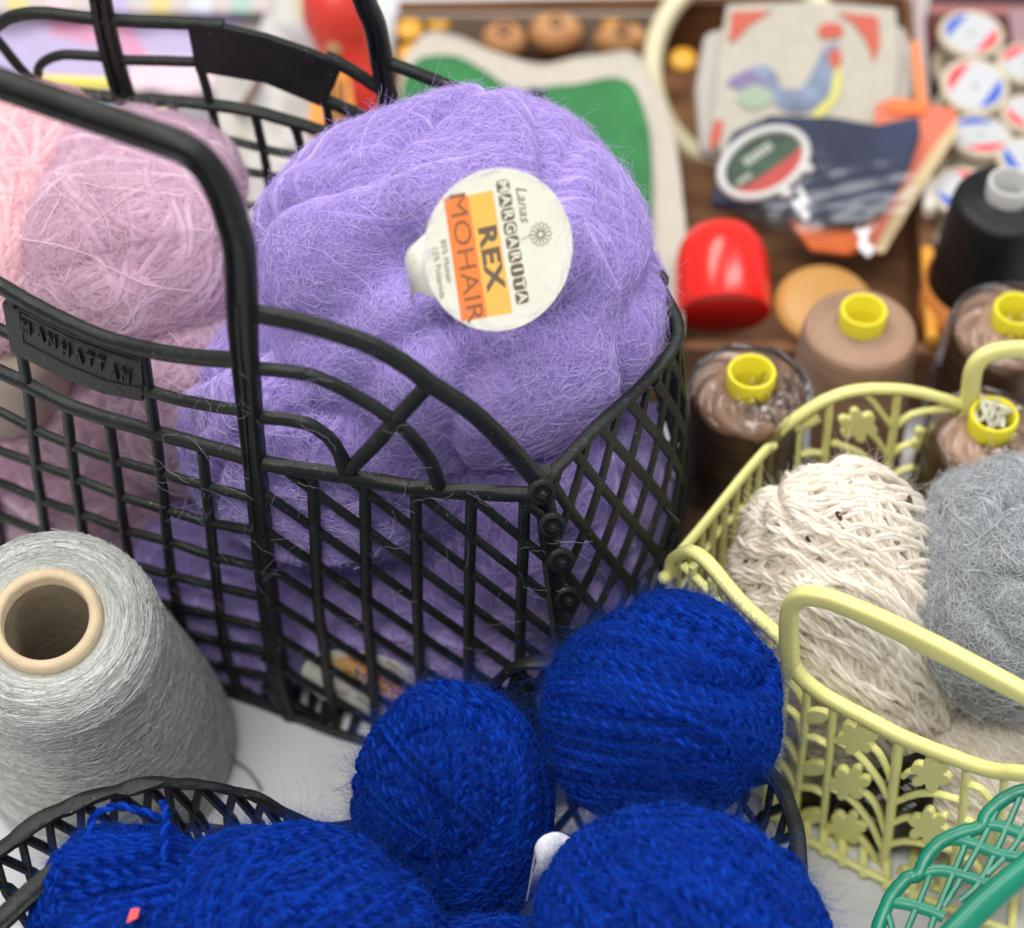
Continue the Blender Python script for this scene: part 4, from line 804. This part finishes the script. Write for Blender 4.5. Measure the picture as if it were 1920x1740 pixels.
# red capsule, amber disc
ax = nz(dn * math.cos(math.radians(22)) + nc * math.sin(math.radians(22))); ax = nz(ax + np.array([0, 0, 0]))
b = MB(); R_ = 2.0; b.lathe([(0, -2.25), (.8, -2.15), (1.45, -1.8), (1.8, -1.2), (1.97, -.4), (R_, .6), (R_, 1.55), (1.94, 1.9), (1.78, 1.95), (0, 1.88)], at(1354, 512, 4.9), ax, 56)
o = b.build('red_capsule', mat('red_plastic', (.86, .018, .012), .22, .5, sss=.1)); tag(o, 'glossy red plastic capsule lying at the front of the wooden tray', 'capsule')
b = MB(); b.lathe([(0, .5), (1.5, .5), (1.95, .38), (2.1, .15), (2.0, 0), (0, 0)], at(1545, 575, 4.2), (0, -.1, 1), 48)
o = b.build('amber_disc', plain('honey_plastic', (.50, .26, .07), .4, var=.06, vscale=30)); tag(o, 'flat honey coloured disc behind the brown thread cones', 'disc')
# ---- industrial thread cones
BRT = mat('brown_thread', (.27, .155, .095), .5, .4, var=.35, vscale=26, stretch=(1, 1, 10), bump=.6, bscale=160)
BRT2 = mat('rose_brown_thread', (.33, .20, .13), .5, .4, var=.30, vscale=26, stretch=(1, 1, 12), bump=.6, bscale=160)
TUB = mat('yellow_tube_plastic', (.80, .72, .04), .3, .5, sss=.2)
def spool(lab, x, y, zt, r, H, mt, mb=TUB, wrap=True, seed=0, band=None, rt=.92):
    t = thing('thread_cone', lab, 'thread cone', 'thread cones behind the yellow basket' if band is None else None); c = at(x, y, zt); z0 = zt - H; base = np.array([c[0], c[1], z0])
    pr = [(0, 0), (r * 1.18, 0), (r * 1.2, .3), (r * 1.12, H * .4), (r * 1.04, H * .8), (r * 1.0, H - 1.0), (r * .97, H - .75), (r * .9, H - .62), (r * .45, H - .42), (rt * 1.02, H - .4), (rt * .9, H - .6)]
    b = MB(); g = np.random.default_rng(seed); fine = []
    for (r0, z_0), (r1, z_1) in zip(pr[:-1], pr[1:]):
        k = 14 if abs(z_1 - z_0) > .8 else 3
        for q in range(k): u = q / k; fine.append(((r0 + (r1 - r0) * u) * (1 + .006 * math.sin(31 * (z_0 + (z_1 - z_0) * u) + seed)), z_0 + (z_1 - z_0) * u))
    b.lathe(fine + [pr[-1]], base, seg=56); b.build('wound_thread', mt, t)
    b = MB(); b.lathe([(rt * .78, H - 3), (rt * .78, H + .28), (rt * .84, H + .36), (rt * .94, H + .36), (rt, H + .25), (rt * .98, H - .6)], base, seg=44); b.build('tube', mb, t)
    b = MB(); b.lathe([(rt * .77, H - .5), (rt * .6, H - 3), (0, H - 3)], base, seg=30); b.build('tube_lining', mb, t)
    if band:
        b = MB(); b.lathe([(r * 1.22, .5), (r * 1.20, H * .42)], base, seg=56); o = b.build('paper_band', band, t); so = o.modifiers.new('s', 'SOLIDIFY'); so.thickness = .0006
    if wrap:
        g = np.random.default_rng(seed); ph = g.uniform(0, 6, 6); b = MB(); pw = [(r * 1.24, H - 5), (r * 1.2, H - 3.5), (r * 1.16, H - 2.2), (r * 1.12, H - 1.2), (r * 1.06, H - .6), (r * .9, H - .4), (r * .6, H - .25)]; pw = [np.array(q) for q in cat([np.array(q) for q in pw], 4)]
        for q, (rr, zz) in enumerate(pw):
            for k in range(90): a_ = 2 * math.pi * k / 90; b.v.append(tuple(base + [math.cos(a_) * rr * (1 + .012 * math.sin(7 * a_ + ph[0] + zz) + .02 * abs(math.sin(11 * a_ + 3 * zz + ph[1]))), math.sin(a_) * rr * (1 + .012 * math.sin(7 * a_ + ph[0] + zz)), zz + .08 * math.sin(9 * a_ + q + ph[2])]))
        b.f = [(q * 90 + k, q * 90 + (k + 1) % 90, (q + 1) * 90 + (k + 1) % 90, (q + 1) * 90 + k) for q in range(len(pw) - 1) for k in range(90)]
        b.build('wrap_film', FILM, t)
    if wrap: film(t, c + np.array([r * .45, -r * .35, -.28]), r * .72, r * .62, .20, seed + 3, (.05, -.05, 1))
spool('brown thread cone nearest the purple ball, wrapped in film, yellow tube', 1408, 708, 11.0, 2.12, 11, BRT, seed=1)
spool('brown thread cone with a clean yellow tube, in the middle of the row', 1618, 592, 10.0, 2.2, 10, BRT2, wrap=False, seed=2)
spool('rose brown thread cone with a cloudy yellow tube at the right edge', 1905, 590, 10.0, 2.2, 10, BRT2, seed=3)
spool('brown thread cone seen behind the yellow basket handle', 1862, 788, 10.0, 2.05, 10, BRT2, seed=5)
o = thing('cone_wad', 'pale wad of film stuffed in the tube behind the yellow handle', 'film'); b = MB(); g = np.random.default_rng(8)
for k in range(7): q0 = at(1862, 775, 10.2); b.sweep(cat([q0 + g.normal(size=3) * [.4, .35, .25] for _ in range(5)], 4), .22, .08, g.normal(size=3), seg=6)
b.build('crumple', plain('crumpled_film', (.62, .62, .50), .3), o)
BKT = mat('black_thread', (.004, .005, .006), .45, .3, var=.3, vscale=60, stretch=(1, 1, 12), bump=.5, bscale=160)
spool('glossy black thread cone with a white tube and an orange paper band', 1893, 352, 10.5, 2.15, 9, BKT, mb=WP, band=plain('orange_paper', (.55, .19, .035), .6), seed=7, wrap=False)
# ---- cotton reels in the second tray
MRN = plain('maroon_box', (.055, .018, .022), .6, var=.2, vscale=10)
b = MB(); b.prism([np.array([*at(x, y, 1.0)[:2], .2]) for x, y in [(1765, 640), (2150, 640), (2100, -60), (1745, -60)]], (0, 0, .5)); t2 = thing('reel_tray', 'dark maroon tray full of cotton reels at the back right', 'tray'); b.build('tray_floor', MRN, t2, smooth=False)
b = MB(); box(b, at(1738, 330, 3.8), at(1718, -20, 3.8), .5, .1, 4.2); b.build('side_wall', plain('pale_mauve_board', (.42, .34, .33), .7), t2, smooth=False, bevel=.06)
b = MB(); box(b, at(1740, 22, 3.8), at(2100, 28, 3.8), .7, .1, 4.0); b.build('back_wall', plain('dusty_rose_board', (.34, .13, .13), .7), t2, smooth=False, bevel=.06)
b = MB(); b.prism([at(1890, 20, 4.4), at(2080, 20, 4.4), at(2080, 150, 4.4), at(1905, 140, 4.4)], (0, 0, .1)); b.build('card_lining', plain('mauve_lining', (.32, .20, .22), .7), t2, smooth=False)
RW = plain('reel_ivory', (.58, .51, .38), .5); LBW = plain('reel_label_white', (.52, .54, .56), .4); LR = plain('reel_red', (.72, .035, .05), .4); LBL = plain('reel_blue', (.02, .09, .52), .4)
def reel(lab, x, y, z, r, ang, tilt):
    r = r * 1.03
    t = thing('cotton_reel', lab, 'cotton reel', 'cotton reels in the maroon tray'); c = at(x, y, z); a_ = nz(tilt)
    b = MB(); b.lathe([(0, -2.6), (r, -2.6), (r, -2.2), (r * .8, -2.0), (r * .8, -.5), (r, -.32), (r * 1.02, -.1), (r * .97, .0), (0, 0)], c, a_, 44); b.build('reel_body', RW, t)
    u = nz(np.cross(a_, (math.sin(ang), -math.cos(ang), 0))); v = np.cross(a_, u)
    def seg_(nm, m, rr, a0, a1, h, n=30):
        b = MB(); b.prism([c + a_ * h + (u * math.cos(a) + v * math.sin(a)) * rr for a in np.linspace(a0, a1, n)], a_ * .012); b.build(nm, m, t, smooth=False)
    seg_('label_disc', LBW, r * .84, 0, 6.2, .004); seg_('red_segment', LR, r * .80, -.9, .9, .02); seg_('blue_segment', LBL, r * .80, math.pi - .9, math.pi + .9, .02)
    b = MB(); b.sphere(c + a_ * .02, (.16, .16, .03), 10, 6); b.build('spindle_hole', plain('hole_grey', (.3, .3, .28), .6), t)
reel('cotton reel with the red stripe up and right, topmost of the column', 1822, 62, 4.6, 1.5, -.65, (0, -.1, 1))
reel('cotton reel with a thick ivory rim, second from the top', 1828, 160, 5.0, 1.52, 2.55, (0, -.25, 1))
reel('cotton reel with the blue stripe on top, third down the column', 1838, 252, 4.6, 1.45, 1.75 + math.pi, (.05, .05, 1))
reel('cotton reel partly covered by the black thread cone', 1806, 358, 4.4, 1.4, .9, (0, -.1, 1))
reel('cotton reel at the right edge between the two top reels', 1926, 118, 4.6, 1.4, 2.2, (0, 0, 1))
reel('cotton reel at the right edge level with the blue topped reel', 1932, 212, 4.6, 1.3, -2.6, (0, 0, 1))
reel('cotton reel at the right edge just above the black cone', 1930, 296, 4.6, 1.4, .3, (0, 0, 1))
# pencil and brush handles along the tray wall
def stick(lab, l, m, r, nm='pencil'):
    b = MB(); b.sweep(l, 2 * r, 2 * r, (0, 0, 1), seg=8, e=1); o = b.build(nm, m); tag(o, lab, nm.replace('_', ' '))
stick('yellow pencil lying along the wooden wall behind the thread cones', [at(1738, 470, 4.2), at(1748, 640, 4.2)], plain('pencil_yellow', (.70, .33, .04), .45), .3)
stick('white tipped crochet stick above the yellow pencil', [at(1738, 335, 4.3), at(1742, 400, 4.3)], plain('ivory_stick', (.7, .66, .6), .4), .3, 'crochet_stick')
stick('yellow ruler seen through the arches of the black basket', [at(60, 150, 5), at(215, 158, 5)], plain('bright_yellow', (.80, .70, .08), .4), .28, 'yellow_rod')
# ---- fabrics behind the black basket
def pastel(name, base, cols, scale):
    m = bpy.data.materials.new(name); m.use_nodes = True; nt = m.node_tree; b = nt.nodes['Principled BSDF']; b.inputs['Roughness'].default_value = .9
    tc = nt.nodes.new('ShaderNodeTexCoord'); v = nt.nodes.new('ShaderNodeTexVoronoi'); v.inputs['Scale'].default_value = scale; v.inputs['Randomness'].default_value = .8
    nt.links.new(tc.outputs['Object'], v.inputs['Vector']); s = nt.nodes.new('ShaderNodeSeparateColor'); nt.links.new(v.outputs['Color'], s.inputs[0])
    r = nt.nodes.new('ShaderNodeValToRGB'); r.color_ramp.interpolation = 'CONSTANT'; e = r.color_ramp.elements
    while len(e) < len(cols): e.new(0.5)
    for i, c in enumerate(cols): e[i].position = i / len(cols); e[i].color = (*c, 1)
    nt.links.new(s.outputs[0], r.inputs[0]); nt.links.new(r.outputs[0], b.inputs['Base Color']); return m
LIL = (.44, .38, .58); PKP = (.58, .28, .42); CRP = (.52, .47, .45); TEA = (.12, .36, .45); YLP = (.60, .52, .22); GRP = (.28, .27, .30); MNT = (.34, .50, .45)
o = cloth('patterned_fabric', pastel('lilac_print', LIL, [LIL, LIL, (.72, .55, .62), LIL, PKP, CRP], 22), pts([(-150, -60), (100, -50), (400, -60), (560, -60)], 3.2), pts([(-150, 180), (100, 180), (400, 170), (560, 170)], 3.4), 10, 14, .25, 2)
tag(o, 'lilac and pink printed fabric folded behind the black basket', 'fabric')
o = cloth('patterned_fabric', pastel('teal_print', LIL, [CRP, TEA, CRP, YLP, (.66, .60, .68), GRP, CRP, TEA], 45), pts([(-150, 168), (100, 168), (350, 165), (480, 165)], 3.1), pts([(-150, 500), (100, 500), (350, 480), (520, 470)], 2.6), 10, 18, .2, 5)
tag(o, 'white fabric with small teal and yellow shapes seen through the lattice', 'fabric')
rb = thing('checked_ribbon', 'ribbon of pastel squares along the top edge of the lilac fabric', 'ribbon')
cols = [MNT, CRP, YLP, CRP, (.70, .50, .56), CRP, MNT, LIL, CRP, YLP, CRP, (.55, .60, .72), CRP, MNT, CRP]
for i, c in enumerate(cols):
    x0 = -60 + i * 38; b = MB(); b.prism([at(x0, -30, 4.3), at(x0 + 38, -30, 4.3), at(x0 + 38, 28, 4.2), at(x0, 26, 4.2)], (0, 0, .2)); b.build('square', plain('pastel_square', c, .9), rb, smooth=False)
o = cloth('printed_fabric', pastel('faint_print', CRP, [(.52, .51, .50), (.50, .49, .46), (.58, .42, .45), (.52, .51, .50), (.48, .46, .34), (.42, .41, .42)], 28), pts([(520, -60), (580, -50), (640, -40), (690, -30)], 4.4), pts([(440, 260), (500, 270), (560, 290), (640, 300)], 3.8), 10, 22, .3, 8)
tag(o, 'white fabric with a faint pink and grey print beside the red toy', 'fabric')
o = cloth('crumpled_bag', plain('white_paper_bag', (.48, .46, .43), .8, var=.25, vscale=30, bump=.6, bscale=60), pts([(400, 130), (470, 140), (560, 160), (610, 180)], 4.2), pts([(420, 440), (480, 440), (560, 420), (640, 400)], 3.2), 10, 18, .3, 9)
tag(o, 'crumpled white paper bag seen through the back lattice', 'bag')
stick('thin brown strap crossing the crumpled white bag', [at(492, 140, 4.9), at(470, 180, 4.8), at(448, 215, 4.6)], plain('brown_strap', (.16, .10, .07), .7), .22, 'strap')
rt_ = thing('red_toy', 'red rounded plastic figure behind the handle of the black basket', 'toy')
b = MB(); b.lathe([(0, -.3), (1.6, -.2), (1.75, .8), (1.5, 2.0), (1.25, 2.8), (1.45, 3.5), (1.7, 4.4), (1.5, 5.6), (1.0, 6.3), (0, 6.6)], at(672, 190, 2.2), nz(np.array([-.18, .30, 1])), 40)
b.build('figure_body', mat('coral_red_plastic', (.70, .05, .03), .4, .5, var=.1, vscale=15), rt_)
b = MB(); b.sphere(at(628, 88, 5.6), (.45, .4, .5), 14, 10); b.build('beige_knob', plain('beige_knob', (.5, .32, .17), .6), rt_)
op = thing('striped_packet', 'orange packet with black stripes wedged beside the red toy', 'packet')
b = MB(); b.prism([at(590, 120, 4.2), at(650, 135, 4.2), at(668, 230, 4.0), at(580, 260, 4.0)], (0, 0, .5)); b.build('packet_face', plain('orange_packet', (.72, .28, .04), .5), op, smooth=False)
for x in (616, 630, 642):
    b = MB(); b.prism([at(x, 150, 4.75), at(x + 5, 150, 4.75), at(x + 8, 240, 4.55), at(x + 1, 240, 4.55)], (0, 0, .05)); b.build('black_stripe', plain('black_stripe', (.02, .015, .01), .5), op, smooth=False)
o = Ball(PL.hit(10, 1010, -3.4), (2.6, 2.2, 2.2), seed=41, lump=.05).core('dark_red_ball', plain('dark_red_wool', (.08, .012, .015), .9, var=.3, vscale=60), None); tag(o, 'dark red wool ball low behind the lattice at the left edge', 'yarn ball')

# stray fibres caught on the black lattice
g = np.random.default_rng(77); out = []
for i in range(130):
    if g.random() < .5: x, y, pl = g.uniform(300, 480), g.uniform(700, 1200), PL
    else: x, y, pl = g.uniform(480, 1060), g.uniform(640, 1300), PR
    if pl is PR and y < 640 + (x - 480) * .5: continue
    a = g.uniform(0, 6.28); p = pl.hit(x, y, .32); e1 = nz(np.cross(pl.n, (0, 0, 1))); e2 = np.cross(pl.n, e1); P = []
    st = g.uniform(.06, .22)
    for k in range(9): P.append(p.copy()); a += g.normal() * .3; p = p + (e1 * math.cos(a) + e2 * math.sin(a)) * st + pl.n * g.normal() * .03
    out.append(P)
o = strands('stray_fibres', out, .003, hairmat('stray_fibre', (.55, .48, .66), (.80, .78, .82), .4)); o['kind'] = 'stuff'; o['label'] = 'fine loose fibres snagged on the black basket lattice'; o['category'] = 'fibres'
